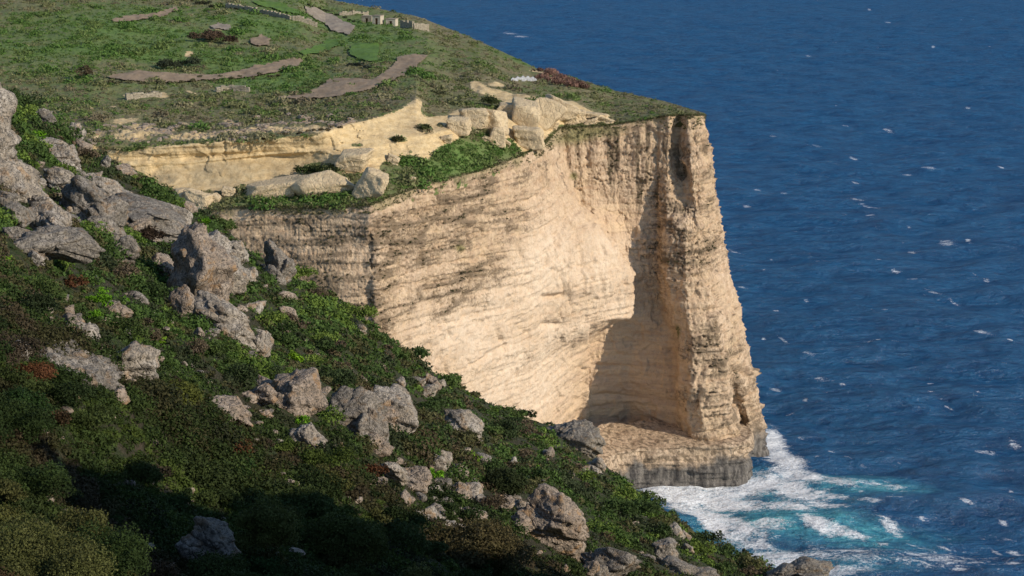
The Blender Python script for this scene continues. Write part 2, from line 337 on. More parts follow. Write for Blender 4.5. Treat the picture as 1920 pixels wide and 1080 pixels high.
def build_cliff():
    def expand(C):
        out = []
        for i, n in enumerate(SEG):
            t = np.arange(n)/n
            out.append(C[i][None]*(1-t)[:, None]+C[i+1][None]*t[:, None])
        out.append(C[-1][None]); return np.concatenate(out)
    levels = []
    rc = np.array(rimc, float)
    e = expand(rc); rows = r0(e[:, 0]); top = pt(e[:, 0], rows, e[:, 1])
    back = np.cumsum(SEG)[14]                        # beyond the tip the rim keeps its height
    top[back:, 2] = top[back, 2] - np.minimum(np.arange(len(top)-back)*.35, 14)
    uu = (e[back:, 0]-960)/F; top[back:, 0] = uu*(e[back:, 1]*CP+(H-top[back:, 2])*SP)
    levels.append(top)
    for z, c in LV:
        c = expand(np.array(c, float)); zz = np.minimum(z, top[:, 2]-4-1.0*(80-z)*0)
        levels.append(ptz(c[:, 0], zz, c[:, 1]))
    nv = [30, 44, 24, 54, 44, 26, 46, 52, 40]
    rowsP = []
    for k, n in enumerate(nv):
        t = (np.arange(n)/n)[None, :, None]
        rowsP.append(levels[k][:, None]*(1-t)+levels[k+1][:, None]*t)
    rowsP.append(levels[-1][:, None]); P = np.concatenate(rowsP, 1)
    P0 = P.copy(); P = blur(blur(P, 5, 1), 2, 0); P[:, 0] = P0[:, 0]
    cpx, _ = proj(P); cw = np.exp(-((cpx-699)/45)**2)*(2.2*noise(P*np.array([0, 0, 1]), .09, 88)+1.3*noise(P*np.array([0, 0, 1]), .3, 89)); P = P+cw[..., None]*np.array([.5, .85, 0])*np.minimum(1, (P[:, :1, 2:]-P[..., 2:])/4)
    n = gnormal(blur(blur(P, 6, 0), 6, 1)); n = np.where((n[..., 1:2]*1 > 0) & (np.arange(len(P))[:, None, None] < back-10), -n, n)
    ppx, prow = proj(P); z = P[..., 2]
    depth_below = top[:, None, 2]-z
    # masks
    def M(*b): return ell(ppx, prow, *b)
    pale = np.zeros_like(z)
    for b in [(1120,500,75,100,-15),(870,640,120,60,30),(960,570,70,60,-30),(1000,700,130,90,30),(930,740,90,60,30),(1150,580,50,30,0),(1050,620,90,25,0),(1010,500,60,110,15)]:
        pale = np.maximum(pale, M(*b))
    pale *= np.clip(.75+1.2*fbm(P, .05, 3, 4), 0, 1)
    ochre = .4*np.clip(ell(ppx, prow, 1060, 340, 60, 90, 0), 0, 1)*np.clip(.5+1.5*fbm(P*np.array([1, 1, .3]), .2, 3, 91), 0, 1)
    for b in [(1180,690,110,75,0),(1180,780,130,50,0),(1160,410,55,28,0)]: ochre = np.maximum(ochre, M(*b))
    smooth = np.clip(pale+ochre, 0, 1)
    pw = fbm(P*np.array([1, 1, 2.2]), .09, 3, 8)
    pitm = np.zeros_like(z)
    for b in [(560,480,160,90,15,.9),(780,440,130,60,-15,1),(850,550,150,50,-20,.9),(900,350,110,25,-17,1),(1300,470,60,50,0,.75),(1320,330,50,120,0,.45),(1330,660,60,80,0,.6),
              (1300,770,60,70,0,.5),(1400,760,40,100,0,.6),(1170,300,110,50,0,.55),(1250,420,40,120,0,.6),(700,560,60,90,0,.9),(1080,660,50,90,0,.5),(960,690,60,60,0,.4),(960,400,60,70,0,.5)]:
        pitm = np.maximum(pitm, b[5]*M(*b[:5]))
    pitm = np.clip(pitm+.12, 0, 1)*np.clip(.85+1.1*pw, .15, 1.1)*(1-.65*smooth)
    # thin dark strata lines of ledges, level in the world
    wz = z + .07*(P[..., 1]-382)*sm(1080, 980, ppx) + 1.0*noise(P, .03, 2)
    q = np.stack([P[..., 0]*.12, P[..., 1]*.12, wz], -1)
    strata = fbm(q, .42, 3, 11, ridge=True)
    lines = sm(.45, .75, strata)
    wp = P+1.6*np.stack([noise(P, .35, 61), noise(P, .35, 62), noise(P, .35, 63)], -1)
    pits = sm(.12, .5, fbm(wp*np.array([1, 1, 1.5]), .55, 5, 21, gain=.75))*1.1 + .35*sm(.1, .5, noise(P, 1.9, 23))
    pit = np.clip(pitm*(.35+.85*pits+.45*lines), 0, 1)
    qb = np.stack([P[..., 0]*.05, P[..., 1]*.05, wz+.25*noise(P, .5, 66)], -1)
    bed = fbm(qb, .55, 3, 64, gain=.7); bedl = np.exp(-(bed/.05)**2)*np.clip(.25+2.2*noise(P, .42, 90), 0, 1)*np.clip(.5+1.2*fbm(P, .08, 3, 65), 0, 1)
    bw = np.clip(1.4*ell(ppx, prow, 1165, 305, 120, 75, 0), 0, 1); bed = bed*(1-.75*bw); bedl = bedl*(1-.85*bw)
    pit = np.clip(pit*(1-.4*bw)+.42*bedl*(1-.4*smooth)+.75*bw*sm(.0, .4, fbm(P*np.array([1, 1, .13]), .45, 4, 87)), 0, 1)
    # relief
    flute = fbm(P*np.array([1, 1, .14]), .22, 4, 31, ridge=True)
    lf = sm(700, 690, ppx); a = (1-.6*smooth)*(1-.55*lf)
    disp = 1.0*fbm(P, .06, 3, 3)*a + .8*(flute-.3)*a*(.6+.4*sm(420, 200, prow))*(1-.5*sm(1240, 1270, ppx)*sm(380, 460, prow)) + .55*(strata-.3)*(.35+.65*pitm)*a - 1.0*pits*pitm*(1-.6*lf) - .45*pits*a + .5*fbm(P, .5, 4, 41)*(.5+.5*a)
    disp += .25*smooth*(fbm(q, .3, 2, 12, ridge=True)-.2)
    blk = fbm(np.floor(P*np.array([.22, .22, .16])+.5*fbm(P, .2, 2, 9)[..., None])*1.7, 1, 1, 5)
    disp += .55*blk*a*sm(1240, 1270, ppx) + .30*np.tanh(6*bed)*(1-.45*smooth)*(1-.4*lf) - .22*bedl*(1-.4*lf)
    fac = fbm(np.floor(P*np.array([.3, .3, .2])+.9*np.stack([noise(P, .22, 67), noise(P, .22, 68), noise(P, .22, 69)], -1))*1.9, 1, 1, 70)
    disp += .7*fac*(1-.3*smooth)*(1-lf)
    disp += 1.5*np.exp(-((ppx-698)/18)**2)*fbm(P, .22, 4, 72)
    # crack at the corner, cleft in the pillar, roof lines of the alcove
    jx = 9*fbm(P, .12, 3, 45)+4*noise(P, .6, 46); jy = 8*fbm(P, .12, 3, 47); gap = np.clip(.55+1.3*noise(P, .13, 48), 0, 1)
    def seg(x1, y1, x2, y2, w):
        X = ppx+jx; Y = prow+jy
        t = np.clip(((X-x1)*(x2-x1)+(Y-y1)*(y2-y1))/((x2-x1)**2+(y2-y1)**2), 0, 1)
        return gap*np.exp(-((X-x1-t*(x2-x1))**2+(Y-y1-t*(y2-y1))**2)/w**2)
    disp -= .9*seg(699, 395, 690, 640, 8)
    disp -= 1.5*seg(1266, 222, 1268, 290, 8) + 1.2*seg(1268, 290, 1285, 335, 9)
    disp -= 1.6*seg(1255, 620, 1262, 720, 7) + 1.8*seg(1315, 690, 1300, 760, 6) + 1.2*seg(1275, 600, 1385, 570, 5)
    disp -= 2.0*seg(1380, 692, 1415, 700, 6) + 2.0*seg(1385, 758, 1415, 762, 6) + 1.2*seg(1372, 700, 1385, 800, 6)
    # broken underside on the bulge and the long shelf line
    under = seg(1010, 610, 1190, 606, 6)+seg(1010, 612, 880, 690, 6)+seg(1000, 540, 1020, 560, 6)+seg(1020, 560, 1140, 543, 5)
    disp -= 1.1*np.clip(under, 0, 1)
    disp += 1.3*ell(ppx, prow, 1075, 475, 75, 80, 20)*sm(560, 545, prow)
    slab = ell(ppx, prow, 1130, 490, 70, 90, -20); disp += slab*(.9*fbm(np.floor(P*np.array([.3, .3, .12])+.4*fbm(P, .2, 2, 9)[..., None])*1.3, 1, 1, 15)+.5*fbm(P*np.array([1, 1, .2]), .4, 3, 16))
    disp -= 1.3*(seg(1035, 440, 1055, 560, 4)+seg(1100, 470, 1110, 545, 4)+seg(1090, 380, 1120, 400, 5)*.8)+.9*(seg(960, 430, 985, 520, 4)+seg(900, 560, 940, 640, 4)+seg(830, 600, 850, 640, 4))
    disp -= 1.0*sm(0, 25, prow-(600+.1*(ppx-1190)))*(ppx > 1105)*sm(1275, 1262, ppx)
    disp -= .8*(seg(1080, 745, 1280, 752, 4)+seg(1090, 690, 1270, 690, 4))
    edge = sm(0, 3.5, depth_below)
    crk = np.exp(-(fbm(wp*np.array([1, 1, .12]), .075, 3, 101)/.018)**2)*np.clip(.1+2.0*noise(P, .06, 102), 0, 1)*(1-.5*smooth)
    disp -= .0*crk; pit = np.clip(pit+.25*bedl*sm(1240, 1290, ppx), 0, 1)
    disp *= edge
    fade = np.ones(len(P)); P = P + n*disp[..., None]*fade[:, None, None]
    olive = np.clip(sm(1.6, 0, depth_below+4.5*fbm(P, .22, 4, 6))*.65, 0, 1)
    for b in [(1080,255,50,14,-10),(1100,245,60,12,0),(860,465,8,6,0),(1268,622,7,12,0),(1075,330,7,7,0)]: olive = np.maximum(olive, M(*b))
    wet = sm(9.5, 4.5, z+3*fbm(P, .15, 3, 7))*(1-0)
    olive *= (1-wet)
    o = mesh('cliff', P.reshape(-1, 3), grid_faces(P.shape[0], P.shape[1], True), M_CLIFF,
             {'pale': pale.ravel(), 'ochre': np.clip(ochre, 0, 1).ravel(), 'pit': pit.ravel(), 'olive': olive.ravel(), 'wet': wet.ravel()})
    tag(o, 'tall pale limestone cliff dropping from the green headland into the sea', kind='structure')
    CLIFF['P'] = P; CLIFF['n'] = n; CLIFF['pit'] = pit; CLIFF['px'] = ppx; CLIFF['z'] = z
build_cliff()

def build_ledge():
    out = [(1020,425,11),(1070,434,11),(1105,444,10.5),(1128,453,10),(1160,461,9.6),(1200,464,9.6),(1260,465,9.8),(1320,465.5,10),(1370,467,10.3),(1395,469,10.3),(1405,473,10),(1408,480,9.5),(1402,490,9),(1360,500,9)]
    A = np.array(out, float); t = np.linspace(0, len(A)-1, 360); k = np.arange(len(A))
    px = np.interp(t, k, A[:, 0]); d = np.interp(t, k, A[:, 1]); z = np.interp(t, k, A[:, 2])
    edge = ptz(px, z, d); foot = ptz(px, z*0-3, d-1.0); cen = np.array([22., 486., 12.])
    inner = edge*.35+cen*.65; inner[:, 2] = 12.5
    cols = []
    s = np.linspace(0, 1, 60)[None, :, None]; cols.append((inner[:, None]*(1-s)+edge[:, None]*s)[:, :-1])
    s = np.linspace(0, 1, 60)[None, :, None]; cols.append(edge[:, None]*(1-s)+foot[:, None]*s)
    P = np.concatenate(cols, 1); P = blur(P, 2, 1)
    n = gnormal(blur(P, 4, 1)); side = np.zeros(P.shape[1]); side[59:] = 1; side = side[None]
    zz = P[..., 2]
    fl = fbm(P*np.array([1, 1, .2]), .35, 4, 51, ridge=True)
    bd = np.tanh(5*fbm(np.stack([P[..., 0]*.1, P[..., 1]*.1, zz], -1), .6, 3, 57))
    disp = (.35*(fl-.4)+.5*bd+1.1*fbm(P, .25, 4, 52))*(.12+.88*side) + (1-side)*.5*fbm(P, .3, 3, 53)
    disp += (1-side)*.25*np.round(1.5*fbm(P, .12, 2, 54))
    nn = n.copy(); flipm = (nn[..., 2] < -.2); nn[flipm] *= -1
    cen2 = P-cen; fl2 = (side > .5)*((nn[..., 0]*cen2[..., 0]+nn[..., 1]*cen2[..., 1]) < 0); nn[fl2 > 0] *= -1
    P = P+nn*disp[..., None]
    wet = sm(7.0, 4.4, zz+4.5*fbm(P*np.array([1, 1, .6]), .16, 4, 7))*side*np.ones_like(zz)
    pit = .35+.5*sm(.1, .5, noise(P, .9, 3)) ; och = (1-side)*.5*np.ones_like(zz)
    o = mesh('rock_ledge', P.reshape(-1, 3), grid_faces(*P.shape[:2]), M_CLIFF, {'pale': 0.3*np.clip(1-wet, 0, 1).ravel(), 'ochre': och.ravel(), 'pit': pit.ravel(), 'olive': (0*wet).ravel(), 'wet': wet.ravel()})
    tag(o, 'wave cut rock ledge with dark wet base at the foot of the cliff', kind='structure')
build_ledge()

# ------------------------------------------------------------------ plateau (terrace, yellow band, fields)
PK = np.array([  # px | rim d | band base row,d | undercut row,d | band top row,d | mid row,d | skyline row,d
 (-300, 390, 380,392, 320,397.5, 300,398, 160,470, -60,740),
 (0, 390, 372,392, 310,397.5, 285,398, 150,480, -60,760),
 (160,389, 362,393, 300,399.5, 274,399, 150,480, -60,770),
 (300,388, 352,394, 296,400.8, 276,400, 150,490, -60,790),
 (460,385, 350,395, 290,402.6, 264,402, 150,500, -60,800),
 (560,384, 345,396, 285,404.2, 257,403, 140,510, -40,790),
 (610,383.4, 328,397, 278,405.5, 248,405, 132,518, -3,775),
 (640,383, 318,398, 275,406, 238,409, 130,520, 3,760),
 (700,382, 318,401, 275,408, 221,420, 120,530, 14,740),
 (780,397, 298,411, 255,418, 192,441, 112,540, 30,710),
 (800,400, 300,413, 255,420, 217,438, 112,540, 37,703),
 (850,410, 263,427, 240,432, 211,448, 120,548, 57,680),
 (900,421, 240,441, 225,445, 200,457, 120,552, 78,660),
 (960,436, 243,451, 225,456, 196,468, 140,545, 105,630),
 (1010,453, 236,463, 222,466, 192,476, 160,528, 130,600),
 (1060,478, 233,479.5, 222,482, 193,490, 170,522, 141,582),
 (1150,481, 231,482, 226,484, 214,493, 192,522, 169,560),
 (1250,475, 214,477.5, 213,479, 209,488, 201,506, 191,530),
 (1322,485, 214.8,486, 214.5,486.5, 214,487.5, 213,489, 212,490.5)], float)
def plat_nodes(px):
    g = lambda j: np.interp(px, PK[:, 0], PK[:, j])
    rows = [r0(px), g(2), g(4), g(6), g(8), g(10)]; ds = [g(1), g(3), g(5), g(7), g(9), g(11)]
    # the rim distance follows the cliff's own rim
    rc = np.array(rimc[:16], float); ds[0] = np.interp(px, rc[:, 0], rc[:, 1])
    for k in range(1, 6):
        rows[k] = np.minimum(rows[k], rows[k-1]-.4); ds[k] = np.maximum(ds[k], ds[0]+.5*k)
    return rows, ds
def Dplat(px, row):
    px = np.asarray(px, float); row = np.asarray(row, float)
    rows, ds = plat_nodes(px); out = ds[0]+0*row
    for k in range(5):
        t = np.clip((rows[k]-row)/(rows[k]-rows[k+1]), 0, 1)
        seg_ = 1/(1/ds[k]*(1-t)+1/ds[k+1]*t)
        out = np.where(row <= rows[k], seg_, out)
    return out
ROCKP = [(150,262),(190,279),(240,284),(300,274),(400,268),(500,262),(590,255),(620,240),(700,222),(745,208),(780,185),(792,192),(788,210),(800,219),(840,216),(858,205),(900,204),(940,206),(950,198),(905,180),(885,170),(880,158),(890,153),(920,165),(960,174),(1000,178),(1020,187),(1075,189),(1095,200),(1120,214),(1145,224),(1050,234),(1030,252),(1010,272),(985,290),(960,262),(935,262),(900,238),(870,247),(856,263),(822,276),(803,300),(766,290),(745,299),(716,306),(706,332),(690,324),(640,326),(615,345),(560,347),(470,352),(400,357),(345,362),(290,342),(240,314),(200,292),(160,275)]
BUSHP = [(920,192,22,7,5),(990,193,22,5,8),(875,217,12,5,0),(795,240,14,6,10),(745,262,16,4,5),(840,236,5,3,0),(825,234,5,3,0),(670,272,10,3,0),(905,183,10,5,0),(600,322,30,14,0),(770,285,3,2,0)]
def plat_masks(px, row, P):
    rock = np.zeros(np.shape(px))
    for ox, oy in ((0, 0), (4, 0), (-4, 0), (0, 3), (0, -3)): rock += .2*inpoly(px+ox, row+oy, ROCKP)
    rock *= .95
    for b in [(235,228,28,7,-10),(270,243,34,8,8),(300,252,20,6,0),(350,235,18,4,30),(430,228,14,5,30),(185,254,14,10,0),(250,258,45,9,0),(370,258,60,7,-4),(480,248,90,6,-4),(590,243,50,8,0),
              (300,178,18,5,0),(250,180,20,5,0),(450,166,22,4,0),(360,175,14,3,20),(410,170,10,3,0),(355,102,10,5,0),(410,52,20,5,0),(170,200,8,2,0),(212,200,8,2,0),(1010,135,20,4,10),(930,160,18,4,5)]:
        rock = np.maximum(rock, .72*ell(px, row, *b))
    for b in BUSHP: rock *= 1-np.clip(1.3*ell(px, row, *b), 0, 1)
    lush = np.zeros(np.shape(px))
    for b in [(150,90,260,70,0),(470,130,200,40,5),(300,60,200,50,0),(860,300,130,35,-20),(560,375,160,14,0),(700,80,120,50,20),(500,40,100,40,0),(780,330,60,20,0),(1000,110,60,20,15)]:
        lush = np.maximum(lush, ell(px, row, *b))
    lush *= np.clip(.8+1.3*fbm(P, .03, 3, 2), 0, 1)
    return np.clip(rock, 0, 1), lush
plat_d_noise = lambda P: 1.1*fbm(P*np.array([1, 1, 0]), .05, 3, 61)+.5*fbm(P*np.array([1, 1, 0]), .25, 3, 62)
def plat_point(px, row):
    P = pt(px, row, Dplat(px, row)); rows, ds = plat_nodes(px)
    k = sm(0, 14, rows[3]-row)*sm(0, 6, row-rows[5])*sm(1322, 1250, px)
    P[..., 2] += k*plat_d_noise(P); return P
def build_plateau():
    px = np.arange(-300, 1323, 2.0); rows, ds = plat_nodes(px)
    nseg = [26, 30, 20, 74, 120]; cols = []; rws = []
    for k, n in enumerate(nseg):
        t = np.arange(n)/n; rws.append(rows[k][:, None]*(1-t)+rows[k+1][:, None]*t)
    rws.append(rows[5][:, None]); RW = np.concatenate(rws, 1); PX = px[:, None]+0*RW
    P = pt(PX, RW, Dplat(PX, RW)); P = blur(P, 1, 1)
    P[:, 0] = pt(px, rows[0], ds[0])
    rock, lush = plat_masks(PX, RW, P)
    k = sm(0, 14, rows[3][:, None]-RW)*sm(0, 6, RW-rows[5][:, None])*sm(1322, 1250, PX)
    P[..., 2] += k*plat_d_noise(P)
    band = sm(0, 6, rows[1][:, None]-RW)*sm(0, 5, RW-rows[3][:, None]+8)
    # rock band relief: rounded bulges, hollows and soft beds
    P[..., 1] += -rock*(1-k*.5)*band*(2.4*fbm(P*np.array([1, .3, 1]), .07, 3, 71)+.8*fbm(P*np.array([.2, .2, 1]), .35, 3, 72)+.5*fbm(P, .4, 3, 73)+.3*np.tanh(5*fbm(np.stack([P[..., 0]*.06, P[..., 1]*.06, P[..., 2]], -1), .5, 3, 84))+.6*fbm(np.floor(P*np.array([.25, 0, .3])+.6*noise(P, .3, 85)[..., None])*1.7, 1, 1, 86))*sm(0, 5, rows[0][:, None]-RW)
    P[..., 2] += rock*(1-band)*(.9*fbm(P, .12, 3, 74)+.4*fbm(P, .5, 3, 75))*sm(0, 5, rows[0][:, None]-RW)
    rough = (1-rock)*.35*fbm(P, .9, 3, 76)*sm(0, 3, rows[0][:, None]-RW)*sm(1322, 1300, PX); P[..., 2] += rough
    def el(*b): return ell(PX, RW, *b)
    hol = sm(0, 1, el(455, 322, 175, 27, -2)*1.3)*band; P[..., 1] += 2.6*hol
    lip = np.exp(-((RW-(296-.10*(PX-450)))/4.5)**2)*sm(300, 400, PX)*sm(700, 600, PX); P[..., 1] -= 1.0*lip
    P[..., 1] -= 2.2*el(318, 338, 26, 18, 0)*band + 1.6*el(640, 300, 40, 14, 0)*band
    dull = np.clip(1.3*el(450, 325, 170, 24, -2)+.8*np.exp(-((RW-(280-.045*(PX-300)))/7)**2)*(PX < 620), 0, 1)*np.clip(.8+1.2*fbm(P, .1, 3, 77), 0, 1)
    brk = np.maximum(el(230, 255, 80, 16, 0), el(430, 255, 200, 12, -4)); P[..., 2] += brk*(.9*fbm(P, .5, 3, 78, ridge=True)-.2)
    # skirt: tucks under the rim and falls to the sea behind the skyline
    front = P[:, :1].copy(); front[..., 2] -= 3; front[..., 1] += 1.2
    b1 = P[:, -1:].copy(); b1[..., 1] += 6; b1[..., 2] -= 4; b2 = b1.copy(); b2[..., 1] += 20; b2[..., 2] = 20
    b1[..., 0] += 1*(px[:, None] < 1300)
    P = np.concatenate([front, P, b1, b2], 1)
    pad = lambda A: np.concatenate([A[:, :1], A, A[:, -1:], A[:, -1:]], 1).ravel()
    o = mesh('headland_plateau', P.reshape(-1, 3), grid_faces(P.shape[0], P.shape[1]), M_PLAT, {'rock': pad(rock), 'lush': pad(lush), 'dull': pad(dull)})
    tag(o, 'green scrubby headland top with bands of bare yellow rock', kind='structure')
build_plateau()
FIELDS = [('ploughed_field', 'long curved brown ploughed strip across the middle of the green slope', M_BROWNF, [(198,146),(225,139),(270,136),(330,141),(400,142),(455,133),(510,120),(545,112),(570,111),(560,124),(530,136),(480,148),(400,153),(300,156),(230,155)]),
 ('ploughed_field', 'winding brown ploughed field just above the yellow rock band', M_BROWNF, [(515,185),(580,176),(605,160),(612,150),(660,148),(700,150),(715,140),(740,118),(752,103),(780,100),(805,106),(790,120),(760,140),(730,155),(690,168),(620,186),(560,190)]),
 ('ploughed_field', 'grey brown tilled strip below the stone huts', M_TRACK, [(570,14),(600,20),(640,38),(668,52),(655,66),(620,58),(600,42),(575,25)]),
 ('crop_field', 'bright green crop patch beside the brown strip end', M_GREENF, [(560,104),(590,88),(615,74),(640,78),(636,90),(600,104),(570,108)]),
 ('crop_field', 'bright green rectangular plot above the winding brown field', M_GREENF, [(655,92),(665,83),(710,84),(712,100),(708,116),(690,118),(655,105)]),
 ('crop_field', 'light green field at the top edge of the headland', M_GREENF, [(470,2),(520,4),(565,22),(570,30),(520,22),(480,12)]),
 ('bare_earth_patch', 'small brown bare patch inside the green scrub', M_BROWNF, [(470,72),(490,66),(508,72),(505,86),(480,88),(468,80)]),
 ('bare_earth_patch', 'narrow reddish earth streak near the top left', M_BROWNF, [(210,38),(240,30),(290,26),(330,14),(338,18),(300,34),(250,40),(215,44)]),
 ('bare_earth_patch', 'pale earth patch by a dark thicket', M_TRACK, [(392,50),(410,46),(435,50),(430,58),(400,56)])]
def build_fields():
    for nm, lab, mt, poly in FIELDS:
        a = np.array(poly, float); px = np.arange(a[:, 0].min()-3, a[:, 0].max()+3, 1.3); rw = np.arange(a[:, 1].min()-3, a[:, 1].max()+3, .9)
        PX, RW = np.meshgrid(px, rw, indexing='ij'); P = plat_point(PX, RW)
        q3 = np.stack([PX, RW*2, 0*PX], -1); jit = 2.4*noise(q3, .05, 5)+2.0*noise(q3, .2, 6)+1.2*noise(q3, .6, 7); ins = inpoly(PX+jit, RW+jit*.5, poly)
        P[..., 2] += .45
        f = grid_faces(len(px), len(rw)); keep = ins.ravel()[f].all(1); f = f[keep]
        used = np.unique(f); mp = np.zeros(P.size//3, int); mp[used] = np.arange(len(used))
        tag(mesh(nm, P.reshape(-1, 3)[used], mp[f], mt), lab, kind='structure')
build_fields()

# ------------------------------------------------------------------ foliage
def leaf_mesh(C, Rr, nl, ls, tint, seed=0, lift=.0, flat=.75, spiky=0.):
    """C (n,3) centres, Rr (n,) radii, nl leaves per clump, ls (n,) leaf size, tint (n,3)"""
    g = np.random.default_rng(seed); n = len(C); nl = np.broadcast_to(nl, n).astype(int); idx = np.repeat(np.arange(n), nl); T = len(idx)
    d = g.normal(size=(T, 3)); d[:, 2] = np.abs(d[:, 2])*.9-.15*g.random(T); d /= np.linalg.norm(d, axis=1)[:, None]
    lum = 1+.32*noise(d*2.6+C[idx]*3.1, 1, 2)+.18*noise(d*6+C[idx]*1.7, 1, 3)
    rad = Rr[idx]*lum*(1-.45*g.random(T)**2)
    P = C[idx]+d*rad[:, None]*np.array([1, 1, flat])+np.array([0, 0, lift])
    nn = d*.8+g.normal(size=(T, 3))*.65; nn /= np.linalg.norm(nn, axis=1)[:, None]
    a = np.cross(nn, g.normal(size=(T, 3))); a /= np.linalg.norm(a, axis=1)[:, None]
    if spiky:
        up = d+np.array([0, 0, .8]); a = a*(1-spiky)+up*spiky; a -= nn*(a*nn).sum(1)[:, None]; a /= np.linalg.norm(a, axis=1)[:, None]+1e-9
    b = np.cross(nn, a); s = ls[idx]*(.6+.8*g.random(T)); asp = .45+.3*g.random(T)
    a = a*s[:, None]; b = b*(s*asp)[:, None]
    V = np.stack([P-a, P-b*.9-a*.1, P+a, P+b*.9-a*.1], 1).reshape(-1, 3)
    t = tint[idx]*(.78+.44*g.random(T))[:, None]; t = np.repeat(t, 4, 0)
    return V, np.arange(4*T).reshape(-1, 4), t

def scatter_plateau():
    g = np.random.default_rng(11); n = 15000
    px = g.uniform(-20, 1318, n*2); rw = g.uniform(-10, 395, n*2); rows, ds = plat_nodes(px)
    ok = (rw < rows[0]-1.5) & (rw > rows[5]+.5); px, rw = px[ok], rw[ok]
    P = plat_point(px, rw); rock, lush = plat_masks(px, rw, P)
    fld = np.zeros(len(px), bool)
    for f in FIELDS:
        ins = inpoly(px, rw+1.5, f[3]) | inpoly(px, rw-1, f[3]); q = np.array(f[3]+[f[3][0]], float); dm = np.full(len(px), 1e9)
        for (x1, y1), (x2, y2) in zip(q[:-1], q[1:]):
            tt = np.clip(((px-x1)*(x2-x1)+(rw-y1)*(y2-y1))/max((x2-x1)**2+(y2-y1)**2, 1e-6), 0, 1); dm = np.minimum(dm, np.hypot(px-x1-tt*(x2-x1), (rw-y1-tt*(y2-y1))*1.6))
        fld |= ins & (dm > 5.5*g.random(len(px))**1.5)
    fld &= g.random(len(px)) > .03
    dens = fbm(P, .05, 3, 81)
    ok = ~fld & (rock < .25+.2*dens) & (g.random(len(px)) < np.clip(.75+.9*dens, .25, 1)); px, rw, P, lush, rock = px[ok], rw[ok], P[ok], lush[ok], rock[ok]
    n = len(px); v = fbm(P, .045, 2, 82)+.15*g.normal(size=n)
    pal = np.array([(.115, .20, .048), (.16, .215, .068), (.215, .215, .10), (.30, .265, .155), (.21, .17, .11), (.11, .145, .055)])
    k = np.where(lush+.5*v > .42, g.integers(0, 2, n), np.clip(np.round(2.2+3.2*fbm(P, .09, 2, 83)+.8*g.normal(size=n)), 0, 5).astype(int))
    r = g.gamma(3., .18, n)*(.9+.3*(k != 3)); r = np.clip(r*(1+1.6*(g.random(n) < .05)), .25, 2.8)
    P[:, 2] -= r*.15
    V, f, t = leaf_mesh(P, r, (20+26*r*r).astype(int), .13+.10*r, pal[k], 5, flat=.7)
    tag(mesh('scrub', V, f, M_LEAF, {'tint': t}, False), 'low mixed green and straw coloured scrub covering the headland', kind='stuff')
scatter_plateau()
def cliff_plants():
    g = np.random.default_rng(15); P, pit, px, z = CLIFF['P'], CLIFF['pit'], CLIFF['px'], CLIFF['z']; ni, nj = pit.shape
    i = g.integers(50, ni-50, 60000); j = g.integers(6, nj-60, 60000); ok = (px[i, j] < 1425) & (pit[i, j] > .55+.3*g.random(60000)) & (z[i, j] > 14) & (g.random(60000) < .2); i, j = i[ok][:900], j[ok][:900]
    B = P[i, j]+CLIFF['n'][i, j]*.1; r = g.uniform(.15, .5, len(B))
    ii = g.integers(30, ni-40, 1500); ok = px[ii, 0] < 1321; ii = ii[ok]; E = P[ii, g.integers(0, 9, len(ii))*(g.random(len(ii)) < .35)]
    pal = np.array([(.10, .12, .04), (.17, .15, .075), (.24, .20, .12), (.07, .085, .03)]); B2 = np.concatenate([B, E]); r2 = np.concatenate([r, g.uniform(.2, .75, len(E))])
    t = np.concatenate([np.tile(np.array([(.075, .075, .035)]), (len(B), 1)), pal[g.integers(0, 4, len(E))]])
    V, f, t = leaf_mesh(B2, r2, 22, np.full(len(B2), .15), t, 16, flat=.7)
    tag(mesh('cliff_plants', V, f, M_LEAF, {'tint': t}, False), 'tufts of dry plants along the cliff rim and in its cracks', kind='stuff')
cliff_plants()

# ------------------------------------------------------------------ foreground hillside
RG = np.array([(-900,-120,95),(-400,60,110),(0,178,128),(60,208,135),(100,232,137),(150,264,138),(220,312,140),(330,376,142),(400,404,140),(435,440,139),(470,472,138),(520,500,139),(560,522,140),(640,562,145),(700,612,150),(800,692,155),(860,724,160),(950,774,165),(1030,797,170),(1100,842,172),(1150,885,170),(1200,924,165),(1260,966,158),(1320,1010,150),(1440,1079,130),(1560,1152,112),(1900,1400,80),(2600,1900,50)], float)
BT = np.array([(-900,22),(-400,26),(0,31),(200,34),(400,39),(700,49),(1000,66),(1200,86),(1320,106),(1440,129),(1560,150),(1900,200),(2600,300)], float)
def fg_ridge(px): return np.interp(px, RG[:, 0], RG[:, 1]), np.interp(px, RG[:, 0], RG[:, 2])
def Dfg(px, row):
    rr, dr = fg_ridge(px); db = np.interp(px, BT[:, 0], BT[:, 1]); row = np.asarray(row, float)
    k = (1/db-1/dr)/np.where(np.abs(1080-rr) < 25, 25, 1080-rr)
    k = np.where(px > 1380, np.interp(px, [1380, 2600], [(1/119.-1/139.)/35, 2.2e-5]), k)
    return 1/(1/dr+np.maximum(k, 1e-6)*np.maximum(row-rr, 0))
def fg_noise(P):
    gx, gy = proj(P); gul = -1.5*sm(0, 1, ell(gx, gy, 290, 950, 190, 130, 15))
    q = P*np.array([1, 1, 0]); return .55*fbm(q, .09, 3, 91)+.28*fbm(q, .35, 3, 92)+gul
def fg_point(px, row):
    P = pt(px, row, Dfg(px, row)); rr, dr = fg_ridge(px)
    P[..., 2] += fg_noise(P)*sm(0, 20, row-rr)*np.clip(P[..., 1]/60, .4, 1.2); return P
